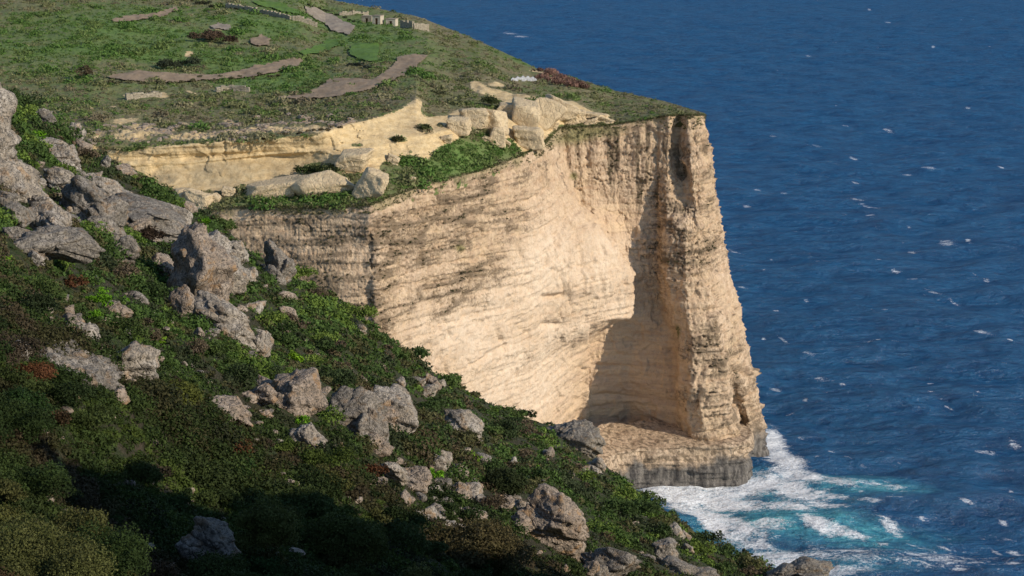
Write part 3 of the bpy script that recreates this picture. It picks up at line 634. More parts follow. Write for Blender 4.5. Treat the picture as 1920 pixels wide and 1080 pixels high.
def build_hill():
    px = np.concatenate([np.arange(-900, -20, 20), np.arange(-20, 1600, 3.0), np.arange(1600, 2600, 25)])
    t = np.linspace(0, 1, 330)**1.15; rr, dr = fg_ridge(px)
    RW = rr[:, None]+(np.maximum(1700, rr[:, None]+500)-rr[:, None])*t; PX = px[:, None]+0*RW
    P = fg_point(PX, RW); P[..., 2] += .10*fbm(P, 1.5, 3, 93)
    edge = P[:, :1]; b = []
    for dy, dz, dx in ((2, -1.0, .3), (6, -4.5, 1), (14, -13, 2), (30, -34, 4), (52, -62, 7)):
        q = edge+np.array([dx, dy, dz]); b.append(q)
    q = edge+np.array([12, 75, 0]); q[..., 2] = -4; b.append(q)
    P = np.concatenate(b[::-1]+[P], 1)
    n0 = P.shape[1]; o = mesh('hillside', P.reshape(-1, 3), grid_faces(len(px), n0, True), M_GROUND)
    tag(o, 'steep hillside of turf and stones in the foreground', kind='structure')
build_hill()

# ------------------------------------------------------------------ boulders
_ico = {}
def ico(sub):
    if sub not in _ico:
        import bmesh
        bm = bmesh.new(); bmesh.ops.create_icosphere(bm, subdivisions=sub, radius=1)
        v = np.array([x.co[:] for x in bm.verts]); f = np.array([[a.index for a in fc.verts] for fc in bm.faces]); bm.free(); _ico[sub] = (v, f)
    return _ico[sub]
def chunk(seed, sub=5, nplane=13, rough=1.0, blocky=1.0, box=False):
    v, f = ico(sub); g = np.random.default_rng(seed)
    n = g.normal(size=(nplane, 3)); n /= np.linalg.norm(n, axis=1)[:, None]; h = g.uniform(.58, .95, nplane)
    if box:
        ax = np.eye(3)+g.normal(size=(3, 3))*.16; n = np.concatenate([ax, -ax+g.normal(size=(3, 3))*.12, n[:5]]); n /= np.linalg.norm(n, axis=1)[:, None]; h = np.concatenate([g.uniform(.6, .75, 6), g.uniform(.8, .98, 5)])
    dt = np.maximum(v@n.T, 1e-3)/h; r = 1/np.maximum((dt**22).sum(1)**(1/22.), .8)
    P = v*r[:, None]; s = seed*1.37
    cr = noise(P, 1.7, s+8); crack = np.exp(-(cr/.05)**2)
    r2 = 1+rough*(.20*fbm(P, 1.1, 3, s)+.13*(fbm(P, 2.4, 4, s+3, ridge=True)-.35)+.05*fbm(P, 8, 3, s+5)-.07*crack)
    P = P*r2[:, None]; w = P[:, 2]*4.5+1.5*noise(P, .9, s+2); P[:, :2] *= (1+.05*rough*np.tanh(3*np.sin(w*2.2)))[:, None]
    return P, f
def rock(name, label, group, P, W_, H_, D_, rot, seed, mat, cat='boulder', rough=1., blocky=1., pieces=None, big=None, box=False):
    """P = centre (world), sizes in metres; rot = tilt about the view axis in degrees"""
    Vs = []; Fs = []; off = 0
    if pieces is None:
        g = np.random.default_rng(seed+500); pieces = [(0, 0, 0, .93, 1, 1, 0)]
        if rough > .9 and W_ > .9:
            for k in range(2): pieces.append((g.uniform(-.36, .36), g.uniform(-.4, .05), g.uniform(-.45, .1), g.uniform(.45, .68), 1, 1, g.uniform(-40, 40)))
    for (ox, oz, oy, s, sw, sh, rt) in pieces:
        sub = 6 if W_*s > 3.2 and big is None else (5 if (W_*s > .8 if big is None else big) else 4)
        v, f = chunk(seed+off % 97, sub, 13, rough, blocky, box)
        v = v*np.array([W_*s*sw*.56, D_*s*.56, H_*s*sh*.56]); a = R(rot+rt)
        x = v[:, 0]*math.cos(a)+v[:, 2]*math.sin(a); z = -v[:, 0]*math.sin(a)+v[:, 2]*math.cos(a)
        v = np.stack([x+ox*W_, v[:, 1]+oy*D_, z+oz*H_], 1)+P
        Vs.append(v); Fs.append(f+off); off += len(v)
    V = np.concatenate(Vs); base = np.array([P[0], P[1], V[:, 2].min()])
    o = mesh(name, V, np.concatenate(Fs), mat, loc=base)
    return tag(o, label, cat, group)
G_ = 'grey boulders on the foreground slope'
def fgrock(cx, cy, w, h, rot, seed, mat, label, depth=1.0, push=0., **k):
    d = float(Dfg(cx, min(cy+h*.42, 1200)))+push; s = d/F/CP
    k_ = 1.18 if w > 60 else 1.04; P = pt(cx, cy+h*.04, d+.12*w*s); W_ = w*s*k_; H_ = h*s*k_
    return rock(k.pop('name', 'boulder'), label, k.pop('group', G_), P, W_, H_, depth*(W_+H_)/2, rot, seed, mat, k.pop('cat', 'boulder'), **k)
FG = [
 (165,385,100,84,20,1,M_DGREY,'big smooth dark boulder in the upper left rock pile'),
 (205,357,78,50,25,2,M_GREY,'ragged grey boulder behind the big smooth dark one'),
 (280,412,165,66,14,3,M_DGREY,'long low dark whaleback boulder left of the ridge'),
 (326,418,80,62,30,44,M_GREY,'pale grey end block of the long whaleback boulder'),
 (68,463,138,70,-12,4,M_DGREY,'wide grey boulder with a pale right end at the left edge'),
 (88,420,66,48,15,5,M_GREY,'knobbly grey boulder on top of the wide left edge boulder'),
 (78,383,44,38,0,6,M_GREY,'upright grey stone under the foot of the crag'),
 (30,408,60,50,10,45,M_DGREY,'dark broken rock under the crag at the left frame edge'),
 (232,470,42,48,35,7,M_DGREY,'leaning dark slab half sunk in brown scrub'),
 (302,498,52,48,10,8,M_TAN,'tan knuckle of rock left of the tall leaning slab'),
 (341,566,36,64,-15,9,M_TAN,'narrow tan block below the tall leaning slab'),
 (420,600,106,56,28,10,M_GREY,'low ragged rock at the foot of the tall leaning slab'),
 (516,490,50,72,5,11,M_DGREY,'pointed dark grey rock standing on the ridge against the cliff'),
 (446,474,42,40,10,12,M_GREY,'grey block just behind the cracked rock on the ridge'),
 (468,515,36,30,20,13,M_GREY,'small pale grey rock right of the cracked rock'),
 (451,577,22,16,20,14,M_TAN,'small triangular tan stone on turf below the ridge'),
 (373,628,27,28,10,15,M_TAN,'lone rounded tan stone in dark scrub'),
 (492,645,36,62,15,16,M_GREY,'tall narrow weathered grey stone on the mid slope'),
 (228,584,42,28,10,17,M_TAN,'squat tan stone beside a bright green bush'),
 (207,604,32,24,20,18,M_TAN,'flat tan stone below the bright green bush'),
 (158,632,44,52,20,19,M_GREY,'fractured grey outcrop above the grey scree'),
 (244,684,84,70,10,20,M_GREY,'large cracked pale boulder right of the grey scree'),
 (40,662,50,36,5,21,M_GREY,'grey boulder at the left edge above rusty scrub'),
 (428,767,72,42,22,22,M_TAN,'smooth sloping tan boulder in the middle scrub'),
 (492,742,54,44,10,23,M_TAN,'blocky tan boulder leaning on a bigger cracked one'),
 (558,742,94,82,30,24,M_TAN,'large cracked tan boulder with a steep right side'),
 (578,816,64,48,38,25,M_GREY,'slanting grey slab below the large cracked tan boulder'),
 (742,768,92,86,25,26,M_GREY,'massive pale boulder right half above green turf'),
 (662,772,100,82,5,46,M_DGREY,'massive darker boulder left half, beside its pale twin'),
 (706,834,52,34,0,27,M_TAN,'crumbling tan rock under the massive boulders'),
 (866,788,70,54,25,28,M_GREY,'rough grey boulder alone on the green slope'),
 (750,716,18,28,25,29,M_GREY,'slim grey stone high on the green slope'),
 (809,717,27,32,30,30,M_TAN,'smooth tan stone near the ridge above the lone boulder'),
 (738,884,46,38,25,31,M_GREY,'grey stone beside an orange stained one'),
 (783,900,52,42,25,32,M_TAN,'orange stained stone in the central scrub'),
 (836,862,28,38,10,33,M_GREY,'upright greyish stone near a bright green cushion bush'),
 (862,922,44,40,20,34,M_TAN,'broken pinkish stone among scrub at the centre'),
 (884,920,50,44,35,35,M_GREY,'smooth sloping slab behind the broken pinkish stone'),
 (948,943,38,24,10,36,M_TAN,'flat tan stone just left of the huge rounded boulder'),
 (980,982,44,36,25,37,M_TAN,'orange topped stone below the huge rounded boulder'),
 (1038,985,138,94,18,38,M_TAN,'huge rounded brown boulder on the lower right slope'),
 (1076,816,76,60,28,39,M_DGREY,'grey rock on the ridge line in front of the shore ledge'),
 (1120,870,32,34,35,40,M_GREY,'small rock on the ridge line above the surf'),
 (963,867,16,18,10,41,M_GREY,'small grey stone on turf above the huge boulder'),
 (636,837,18,18,10,42,M_TAN,'small tan stone under the massive dark boulder'),
 (1142,1052,90,66,5,47,M_DGREY,'dark boulder at the bottom edge right of centre'),
 (1252,1034,46,50,0,48,M_DGREY,'dark peaked rock at the bottom edge'),
 (1213,1050,38,28,10,49,M_DGREY,'small dark block left of the peaked rock'),
 (1275,1072,96,44,10,50,M_DGREY,'broad low rock at the bottom under the peaked one'),
 (1104,1066,32,38,20,51,M_TAN,'tan stone at the bottom below the huge boulder'),
 (396,1005,80,66,10,52,M_DGREY,'shaded grey boulder deep in the bottom left bushes'),
 (1289,1008,14,26,-20,53,M_TAN,'thin pale stone near the bottom of the ridge'),
 (79,216,40,34,10,54,M_DGREY,'small dark rock behind the left crag'),
 (140,244,26,42,15,55,M_GREY,'smooth leaning stone on the upper left skyline'),
 (115,290,56,44,20,56,M_GREY,'grey rock in grass beside the crag'),
 (198,305,22,30,30,57,M_GREY,'small stone on the ridge in front of the yellow band'),
 (106,338,54,36,10,58,M_GREY,'grey rock with pale top above the dark boulder pile'),
 (143,327,30,24,20,59,M_DGREY,'small dark block capping the boulder pile'),
 (72,344,28,26,10,60,M_GREY,'small grey stone at the crag foot'),
 (24,440,52,40,-8,65,M_DGREY,'dark cracked stone above the wide left edge boulder'),
 (118,452,40,34,25,66,M_GREY,'pale angular stone right of the wide left edge boulder'),
 (190,432,58,40,15,67,M_DGREY,'dark stone wedged below the big smooth boulder'),
 (240,372,40,34,30,68,M_GREY,'grey stone behind the whaleback boulder'),
 (14,372,44,36,5,69,M_DGREY,'dark stone tucked under the crag base'),
 (262,560,34,26,15,91,M_DGREY,'dark stone in scrub left of the narrow tan block'),
 (180,655,36,26,10,92,M_TAN,'tan stone between the scree and the fractured outcrop'),
 (215,728,60,26,18,93,M_DGREY,'dark low rock at the lower end of the grey scree'),
]
for r_ in FG: fgrock(*r_)
fgrock(1502, 1072, 98, 44, -5, 61, M_DGREY, 'dark rock at the bottom edge in front of the sea', push=0)
fgrock(378, 515, 100, 140, 32, 62, M_TAN, 'tall tan slab leaning left in the main outcrop', name='rock_outcrop', cat='rock outcrop', group=None, rough=1.1,
       pieces=[(0, 0, 0, 1, .9, 1, 0), (-.22, .2, .1, .62, .8, 1, -10), (.12, -.25, -.1, .7, 1, .9, 15)])
fgrock(414, 492, 84, 128, -22, 63, M_GREY, 'cracked bluish grey rock forming the right half of the main outcrop', name='rock_outcrop', cat='rock outcrop', group=None, rough=1.2,
       pieces=[(-.1, .2, 0, .75, 1, .8, 0), (.1, -.12, 0, .8, .9, .9, -12)], push=2)
# crag at the left frame edge
d = 82.; s = d/F/CP; P = pt(-30, 240, d)
rock('rock_crag', 'tall pitted limestone crag rising at the left frame edge', None, P, 150*s, 290*s, 150*s, 0, 64, M_GREY, 'crag', rough=1.5, big=True,
     pieces=[(.05, -.30, 0, .66, 1.5, .75, 10), (.02, .08, 0, .62, 1.15, .95, -6), (-.08, .34, .05, .4, 1.5, .9, 5), (-.02, -.08, -.1, .55, 1.5, .7, 14), (-.5, -.1, .1, 1, 1, 1, 0), (-.2, -.75, 0, 1, 1.6, .9, 0)])
# yellow blocks fallen below the rock band
G2 = 'pale yellow blocks fallen from the rock band'
def yrock(cx, cy, w, h, rot, seed, label, base=None, depth=1., **k):
    d = float(Dplat(cx, base if base is not None else cy+h*.45)); s = d/F/CP
    return rock(k.pop('name', 'fallen_block'), label, G2, pt(cx, cy, d+.2*w*s), w*s*1.24, h*s*1.34, depth*(w+h)/2*s*1.15, rot, seed, k.pop('mat', M_YEL), 'rock block', big=True, box=k.pop('box', True), **k)
yrock(612, 342, 92, 46, 4, 70, 'large smooth half dome block resting on the green strip', rough=.35, box=False)
yrock(505, 356, 112, 34, -14, 71, 'long tilted slab leaning left of the half dome block', rough=.55)
yrock(562, 348, 26, 28, -40, 72, 'small wedge between the tilted slab and the half dome', rough=.5)
yrock(696, 345, 50, 56, 38, 73, 'pointed tilted block right of the half dome', rough=.55)
yrock(773, 339, 13, 17, 20, 74, 'tiny pale block in grass on the cliff edge', rough=.5)
yrock(375, 376, 48, 32, 10, 75, 'cluster block at the left end of the green strip', rough=.8)
yrock(345, 366, 36, 26, 0, 76, 'low block touching the left end of the rock band', rough=.8)
yrock(932, 258, 30, 34, 10, 77, 'upright cone shaped block above the grassy slope', rough=.4)
yrock(946, 268, 28, 14, 35, 78, 'thin wedge at the foot of the cone block', rough=.4)
yrock(992, 260, 56, 38, -8, 79, 'grey faced round block overhanging the cliff edge', rough=.7)
yrock(984, 222, 60, 64, 8, 80, 'huge upright squared block with a flat face on the terrace', base=240, rough=.3)
yrock(1020, 214, 54, 56, 18, 81, 'grey weathered slab to the right of the huge squared block', base=236, rough=.4)
yrock(918, 228, 66, 46, 5, 82, 'broad rounded block left of the huge squared block', base=246, rough=.5)
yrock(1086, 218, 30, 24, 0, 83, 'small dark hollowed block below the scrub by the cliff edge', base=229, rough=1.4)
yrock(1052, 204, 66, 34, 12, 85, 'pale ridge of rock beside the grey weathered slab', base=222, rough=.7)
yrock(1118, 222, 46, 18, 8, 86, 'crumbly pale block under the cliff edge brush', base=228, rough=1.2)
yrock(890, 222, 52, 34, -6, 87, 'rounded pale block at the left of the terrace heap', base=240, rough=.5)
yrock(862, 236, 44, 30, 10, 88, 'low pale block stepping down to the grassy strip', base=254, rough=.5)
yrock(955, 205, 50, 22, 0, 89, 'flat pale block behind the huge squared block', base=216, rough=.5)
yrock(640, 340, 24, 20, 30, 90, 'little block wedged between half dome and pointed block', rough=.5)
yrock(1036, 236, 22, 14, 12, 94, 'small angular block on the rim right of the grey faced round block', rough=.8)
yrock(1066, 228, 18, 12, -8, 95, 'small chip of rock on the rim under the dark hollowed block', rough=.8)
yrock(912, 262, 16, 12, 20, 96, 'little angular block left of the cone block', rough=.8)
yrock(838, 262, 22, 16, -10, 97, 'little block at the foot of the terrace edge', rough=.8)
yrock(738, 300, 24, 16, 15, 98, 'angular block under the middle of the pale terrace', rough=.8)
yrock(430, 360, 28, 16, 10, 99, 'small flat block in front of the band alcove', rough=.8)
yrock(405, 372, 20, 14, 25, 100, 'small angular block right of the cluster block', rough=.8)
yrock(660, 303, 66, 44, -6, 84, 'bulging block at the right end of the band alcove', base=322, rough=.5)

def band_rubble():
    g = np.random.default_rng(77); n = 900; px = g.uniform(150, 700, n); rw = 262-.05*(px-160)+g.normal(size=n)*9-4; rows, _ = plat_nodes(px)
    v, f = chunk(9, 2, 10, .6, box=True); P = plat_point(px, rw); s_ = g.uniform(.25, 1.1, n)**1.3; a = g.uniform(0, 6.28, n)
    keep = (fbm(P, .12, 2, 79) > -.12) & (rw < rows[3]-1); P, s_, a = P[keep], s_[keep], a[keep]; n = len(P)
    q = v[None]*(s_[:, None]*np.stack([g.uniform(.8, 1.6, n), g.uniform(.7, 1.2, n), g.uniform(.4, .8, n)], 1))[:, None]
    x = q[..., 0]*np.cos(a)[:, None]-q[..., 1]*np.sin(a)[:, None]; y = q[..., 0]*np.sin(a)[:, None]+q[..., 1]*np.cos(a)[:, None]
    V = np.stack([x, y, q[..., 2]], -1)+P[:, None]; Fs = (f[None]+(np.arange(n)*len(v))[:, None, None]).reshape(-1, 3)
    tag(mesh('broken_rock', V.reshape(-1, 3), Fs, M_TAN, smooth=False), 'broken cream rock rubble along the lip of the yellow band', kind='stuff')
band_rubble()
def half_buried():
    g = np.random.default_rng(123); protos = []
    for k in range(5):
        v, f = chunk(700+k, 4, 11, 1.1); protos.append(mesh('half_buried_stone', v*np.array([.5, .45, .36]), f, (M_GREY, M_TAN, M_DGREY)[k % 3]))
    zones = [(60,470,320,700,70,'around the main upper left outcrop'), (20,300,560,760,18,'beside the grey scree'), (440,900,560,830,30,'on the open middle slope'), (700,1080,830,1000,26,'in the scrub above the huge rounded boulder'), (1000,1300,880,1070,14,'near the bottom right of the slope'), (60,240,200,330,14,'behind the left crag')]; c = 0; made = []
    for x0, x1, y0, y1, n, zl in zones:
        for i in range(n):
            x = g.uniform(x0, x1); y = g.uniform(y0, y1); rr, _ = fg_ridge(x)
            if y < rr+6: continue
            P = fg_point(np.array([x]), np.array([y]))[0]; src = protos[c % 5]
            o = src if c < 5 else src.copy()
            if c >= 5: COL.objects.link(o)
            s_ = (.45+1.1*g.random()**2.2)*min(1.2, P[1]/90); o.location = (P[0], P[1], P[2]+.16*s_); o.scale = (s_, s_, s_*g.uniform(.7, 1.1)); o.rotation_euler = (g.uniform(-.3, .3), g.uniform(.1, .7), g.uniform(0, 6.28)); c += 1
            tone = ('grey', 'tan', 'dark')[(c-1) % 5 % 3]; made.append((o, tone, x, y))
    # each stone is named after the boulder nearest to it
    refs = [r_ for r_ in FG if len(r_[7].split()) <= 8]; seen = {}
    for o, tone, x, y in made:
        r_ = min(refs, key=lambda q: math.hypot(q[0]-x, q[1]-y)); dx = x-r_[0]; dy = y-r_[1]; k = int(round(math.atan2(dy, dx)/(math.pi/4))) % 8
        dr = ('right of', 'lower right of', 'below', 'lower left of', 'left of', 'upper left of', 'above', 'upper right of')[k]
        seen.setdefault((r_[7], dr, tone), []).append((math.hypot(dx, dy), o))
    for (lab, dr, tone), L in seen.items():
        L.sort(key=lambda q: q[0])
        for i, (_, o) in enumerate(L):
            od = ('', 'second ', 'third ', 'fourth ', 'fifth ', 'sixth ', 'seventh ')[min(i, 6)]
            tag(o, f'{od}small {tone} stone {dr} the {lab}', 'stone', 'half buried stones on the slope')
half_buried()
# loose rubble: many small stones scattered along the slope
def scree(name, label, px0, px1, r0_, r1_, n, smin, smax, mat, seed, kind='stuff', dens=None):
    g = np.random.default_rng(seed); v, f = chunk(seed, 2, 10, .6)
    px = g.uniform(px0, px1, n); rw = g.uniform(r0_, r1_, n); rr, _ = fg_ridge(px); ok = rw > rr+3
    if dens is not None: ok &= dens(px, rw)
    px, rw = px[ok], rw[ok]; P = fg_point(px, rw); n = len(px); s = g.uniform(smin, smax, n)*g.uniform(.5, 1, n)
    a = g.uniform(0, 6.28, n); sc = np.stack([g.uniform(.7, 1.3, n), g.uniform(.7, 1.3, n), g.uniform(.5, .95, n)], 1)*s[:, None]
    q = v[None]*sc[:, None]; x = q[..., 0]*np.cos(a)[:, None]-q[..., 1]*np.sin(a)[:, None]; y = q[..., 0]*np.sin(a)[:, None]+q[..., 1]*np.cos(a)[:, None]
    V = np.stack([x, y, q[..., 2]], -1)+P[:, None]+np.array([0, 0, .1])
    Fs = (f[None]+(np.arange(n)*len(v))[:, None, None]).reshape(-1, 3)
    tag(mesh(name, V.reshape(-1, 3), Fs, mat, smooth=False), label, kind=kind)
scree('scree', 'patch of grey blue scree stones on the left slope', 55, 245, 655, 745, 900, .12, .34, M_DGREY, 31, dens=lambda x, y: ell(x, y, 150, 700, 60, 26, 18) > .35)
scree('rubble', 'streak of broken stones in the lower centre scrub', 790, 890, 900, 1020, 260, .15, .38, M_GREY, 32, dens=lambda x, y: ell(x, y, 838, 965, 22, 48, -20) > .4)
scree('loose_stones', 'small loose stones strewn over the slope', 60, 1400, 250, 1060, 520, .06, .2, M_TAN, 33)

# ------------------------------------------------------------------ foreground plants
EXC = FG + [(12,482,34,40), (40,524,28,30), (188,552,60,54), (108,616,38,52), (236,560,20,20), (176,588,36,32), (552,666,42,36), (602,748,28,32), (568,786,36,26), (888,852,44,34), (818,886,40,46), (918,934,24,20), (140,524,54,40), (700,880,60,34), (1040,985,150,110), (384,414,28,22)]
LS = lambda d: d/F*3.3           # leaf half length
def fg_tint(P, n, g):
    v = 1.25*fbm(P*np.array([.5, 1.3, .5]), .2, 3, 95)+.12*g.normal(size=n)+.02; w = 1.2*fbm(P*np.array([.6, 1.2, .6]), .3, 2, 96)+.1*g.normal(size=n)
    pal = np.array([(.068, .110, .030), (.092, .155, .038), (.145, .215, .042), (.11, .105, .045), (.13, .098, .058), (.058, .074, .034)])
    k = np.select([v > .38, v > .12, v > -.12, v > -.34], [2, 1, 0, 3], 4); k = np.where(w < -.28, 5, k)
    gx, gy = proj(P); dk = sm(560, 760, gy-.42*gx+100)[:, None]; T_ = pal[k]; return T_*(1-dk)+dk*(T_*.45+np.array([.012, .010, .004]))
def scatter_slope():
    g = np.random.default_rng(21); n = 7500
    px = g.uniform(-30, 1500, n*2); rw = g.uniform(200, 1110, n*2); rr, _ = fg_ridge(px); ok = (rw > rr+.5); px, rw = px[ok], rw[ok]
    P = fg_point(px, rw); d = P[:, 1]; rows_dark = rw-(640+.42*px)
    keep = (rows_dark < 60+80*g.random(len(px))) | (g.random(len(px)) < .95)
    px, rw, P, d = px[keep], rw[keep], P[keep], d[keep]; n = len(px)
    # fewer clumps where the photograph shows bare rock
    bare = np.zeros(n, bool)
    for r_ in EXC: bare |= (((px-r_[0])/(r_[2]*.52))**2+((rw-r_[1]-r_[3]*.05)/(r_[3]*.5))**2) < 1
    bare |= (ell(px, rw, 150, 700, 60, 26, 18) > .45) | (ell(px, rw, 385, 520, 50, 80, 0) > .45)
    P, d, px, rw = P[~bare], d[~bare], px[~bare], rw[~bare]; n = len(P)
    tall = fbm(P, .14, 2, 97); r = np.clip((.14+.42*g.random(n)**2)*(1+1.5*np.clip(tall*2.5, 0, 1.5)), .12, 1.3)*np.clip(d/90, .7, 1.3)
    ls = LS(d); nl = np.clip(2.4*r*r/(ls*ls*.55)*1.0, 30, 700).astype(int)
    P[:, 2] -= r*.1
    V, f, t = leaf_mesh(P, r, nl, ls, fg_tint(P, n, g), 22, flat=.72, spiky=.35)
    tag(mesh('ground_cover', V, f, M_LEAF, {'tint': t}, False), 'low green herbs and heath covering the foreground slope', kind='stuff')
    print('slope leaves', len(f))
def crowns(P, Rr, Hh, tint, ls, seed, k=11, dens=2.3):
    """rounded bushes built of leafy lumps"""
    g = np.random.default_rng(seed); n = len(P); a = g.uniform(0, 6.28, (n, k)); q = np.sqrt(g.random((n, k)))*.72
    zz = np.sqrt(1-q*q)*g.uniform(.45, 1.0, (n, k))
    C = np.stack([P[:, None, 0]+q*Rr[:, None]*np.cos(a), P[:, None, 1]+q*Rr[:, None]*np.sin(a), P[:, None, 2]+zz*Hh[:, None]*.72], -1).reshape(-1, 3)
    r = (Rr[:, None]*g.uniform(.26, .46, (n, k))).ravel(); ls = ls*.86; L = np.repeat(ls, k); nl = np.clip(dens*r*r/(L*L*.5), 20, 2800).astype(int)
    t = np.repeat(tint, k, 0)*g.uniform(.72, 1.3, (n*k, 1))
    return leaf_mesh(C, r, nl, L, t, seed+1, flat=1.0, spiky=.3)
def scatter_turf():
    g = np.random.default_rng(81); n = 30000
    px = g.uniform(-30, 1500, n); rw = g.uniform(200, 1100, n); rr, _ = fg_ridge(px); ok = rw > rr+1; px, rw = px[ok], rw[ok]
    P = fg_point(px, rw); n = len(P); r = g.uniform(.07, .22, n)*np.clip(P[:, 1]/90, .6, 1.4)
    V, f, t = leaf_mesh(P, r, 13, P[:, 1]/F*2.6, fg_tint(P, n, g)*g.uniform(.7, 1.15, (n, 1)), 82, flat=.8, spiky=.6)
    tag(mesh('turf', V, f, M_LEAF, {'tint': t}, False), 'short grass and herbs between the bushes on the slope', kind='stuff')
scatter_turf()
def scatter_maquis():
    g = np.random.default_rng(41); n = 900
    px = g.uniform(-60, 1240, n); rw = g.uniform(640, 1330, n); ok = rw > 690+.36*px+30*g.normal(size=n); px, rw = px[ok], rw[ok]
    P = fg_point(px, rw); R_ = .45+1.0*g.random(len(px))**1.5; keep = []
    sx, sy = proj(P)
    for i in range(len(px)):       # keep the crowns apart, so dark gaps stay between them
        if all(np.hypot(P[i, 0]-P[j, 0], P[i, 1]-P[j, 1]) > .78*(R_[i]+R_[j]) for j in keep) and not any(((sx[i]-r_[0])/(r_[2]*.7+25))**2+((sy[i]-r_[1]-r_[3]*.5)/(r_[3]*.8+25))**2 < 1 for r_ in EXC): keep.append(i)
    P, R_, px, rw = P[keep], R_[keep], px[keep], rw[keep]; n = len(P)
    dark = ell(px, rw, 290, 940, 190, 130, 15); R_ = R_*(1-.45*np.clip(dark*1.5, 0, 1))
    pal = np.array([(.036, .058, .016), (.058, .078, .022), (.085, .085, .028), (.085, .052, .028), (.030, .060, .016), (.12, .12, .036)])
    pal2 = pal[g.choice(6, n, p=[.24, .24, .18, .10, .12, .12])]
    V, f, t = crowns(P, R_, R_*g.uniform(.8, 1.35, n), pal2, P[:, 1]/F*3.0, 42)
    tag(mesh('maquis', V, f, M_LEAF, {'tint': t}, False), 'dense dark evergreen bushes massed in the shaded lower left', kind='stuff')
    print('maquis', n, 'leaves', len(f))
def scatter_heath():
    g = np.random.default_rng(61); n = 1500
    px = g.uniform(-20, 1420, n); rr, _ = fg_ridge(px); rw = rr+6+g.random(n)**1.1*(760+.33*px-rr); P = fg_point(px, rw); sx, sy = proj(P)
    R_ = (.35+1.05*g.random(n)**1.8)*np.clip(P[:, 1]/100, .7, 1.25); c = fbm(P*np.array([.6, 1.2, .6]), .16, 2, 98); keep = []
    for i in range(n):
        if c[i] < -.2: continue
        if all(np.hypot(P[i, 0]-P[j, 0], P[i, 1]-P[j, 1]) > .85*(R_[i]+R_[j]) for j in keep) and not any(((sx[i]-r_[0])/(r_[2]*.62+8))**2+((sy[i]-r_[1]-r_[3]*.25)/(r_[3]*.7+8))**2 < 1 for r_ in EXC): keep.append(i)
    P, R_ = P[keep], R_[keep]; n = len(P)
    pal = np.array([(.062, .098, .030), (.090, .13, .036), (.12, .115, .05), (.145, .108, .072), (.050, .072, .028), (.16, .22, .045)])
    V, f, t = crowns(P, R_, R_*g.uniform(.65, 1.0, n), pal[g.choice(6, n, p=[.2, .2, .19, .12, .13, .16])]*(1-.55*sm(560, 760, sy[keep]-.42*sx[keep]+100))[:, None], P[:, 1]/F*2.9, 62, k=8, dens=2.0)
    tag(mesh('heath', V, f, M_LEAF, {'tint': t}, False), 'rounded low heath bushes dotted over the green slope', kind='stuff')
    print('heath', n, 'leaves', len(f))
scatter_heath()
scatter_slope(); scatter_maquis()
def shade_spur():  # ridge added out of frame, crest shaped to shade the lower left slope
    C = np.array([(12, -2, 152), (16, 10, 152), (18.6, 15.5, 150), (20.0, 18.5, 152), (21.5, 22, 157), (26.5, 31, 153.5), (31, 42, 147.5), (37, 57, 140), (44, 74, 126)], float)
    t = np.linspace(0, 8, 160); k = np.arange(9); X = np.stack([np.interp(t, k, C[:, c]) for c in range(3)], -1)
    v = np.linspace(-1, 1, 90)[None]; X = np.repeat(X[:, None], 90, 1); nrm = np.array([.91, -.41, 0])
    off = np.sign(v)*(np.abs(v)**1.3)*14; P = X+off[..., None]*nrm; P[..., 2] -= 3.0*np.abs(off)**1.05*(.7+.3*np.abs(v))
    P[..., 2] += 3.4*fbm(P*np.array([1, 1, 0]), .14, 4, 99)+1.3*fbm(P*np.array([1, 1, 0]), .5, 3, 100); P[..., 2] = np.maximum(P[..., 2], 20)
    tag(mesh('added_shade_spur', P.reshape(-1, 3), grid_faces(160, 90), M_GROUND), kind='structure')
    g = np.random.default_rng(8); B = P[g.integers(3, 150, 70), g.integers(36, 54, 70)]
    V, f, t = crowns(B, g.uniform(.5, 1.3, 70), g.uniform(.5, 1.2, 70), np.tile(np.array([(.05, .07, .02)]), (70, 1)), np.full(70, .06), 71)
    tag(mesh('shade_spur_scrub', V, f, M_LEAF, {'tint': t}, False), 'dark scrub on the ridge added out of frame to cast shade', kind='stuff')
shade_spur()

def shrub(cx, cy, w, h, tint, label, group=None, seed=0, name='shrub', cat='shrub', plat=False, dens=1.6, ls=None, spiky=.2, line=None):
    if plat: d = float(Dplat(cx, cy+h*.4)); base = plat_point(np.array([float(cx)]), np.array([cy+h*.4]))[0]
    else: d = float(Dfg(cx, cy+h*.4)); base = pt(cx, cy+h*.45, d)
    s = d/F/CP; W_ = w*s/2; Hh = h*s; L = ls or d/F*2.8
    V, f, t = crowns(base[None], np.array([W_*.95]), np.array([Hh*.95]), np.array([tint]), np.array([L]), seed+100, k=10 if w < 80 else 26, dens=dens*1.4)
    if line:
        g = np.random.default_rng(seed); B = np.array([plat_point(np.array([x_+g.normal()*3]), np.array([y_+g.normal()*2]))[0] for x_, y_ in line]); n = len(B)
        V, f, t = crowns(B, np.full(n, h*s*.75)*g.uniform(.7, 1.2, n), np.full(n, h*s*.6)*g.uniform(.6, 1.1, n), np.tile(np.array(tint), (n, 1))*g.uniform(.7, 1.3, (n, 1)), np.full(n, L), seed+9, k=7, dens=dens*1.4)
    return tag(mesh(name, V, f, M_LEAF, {'tint': t}, False, loc=base), label, cat, group)
BR = (.15, .32, .02); GB = 'bright green cushion shrubs'
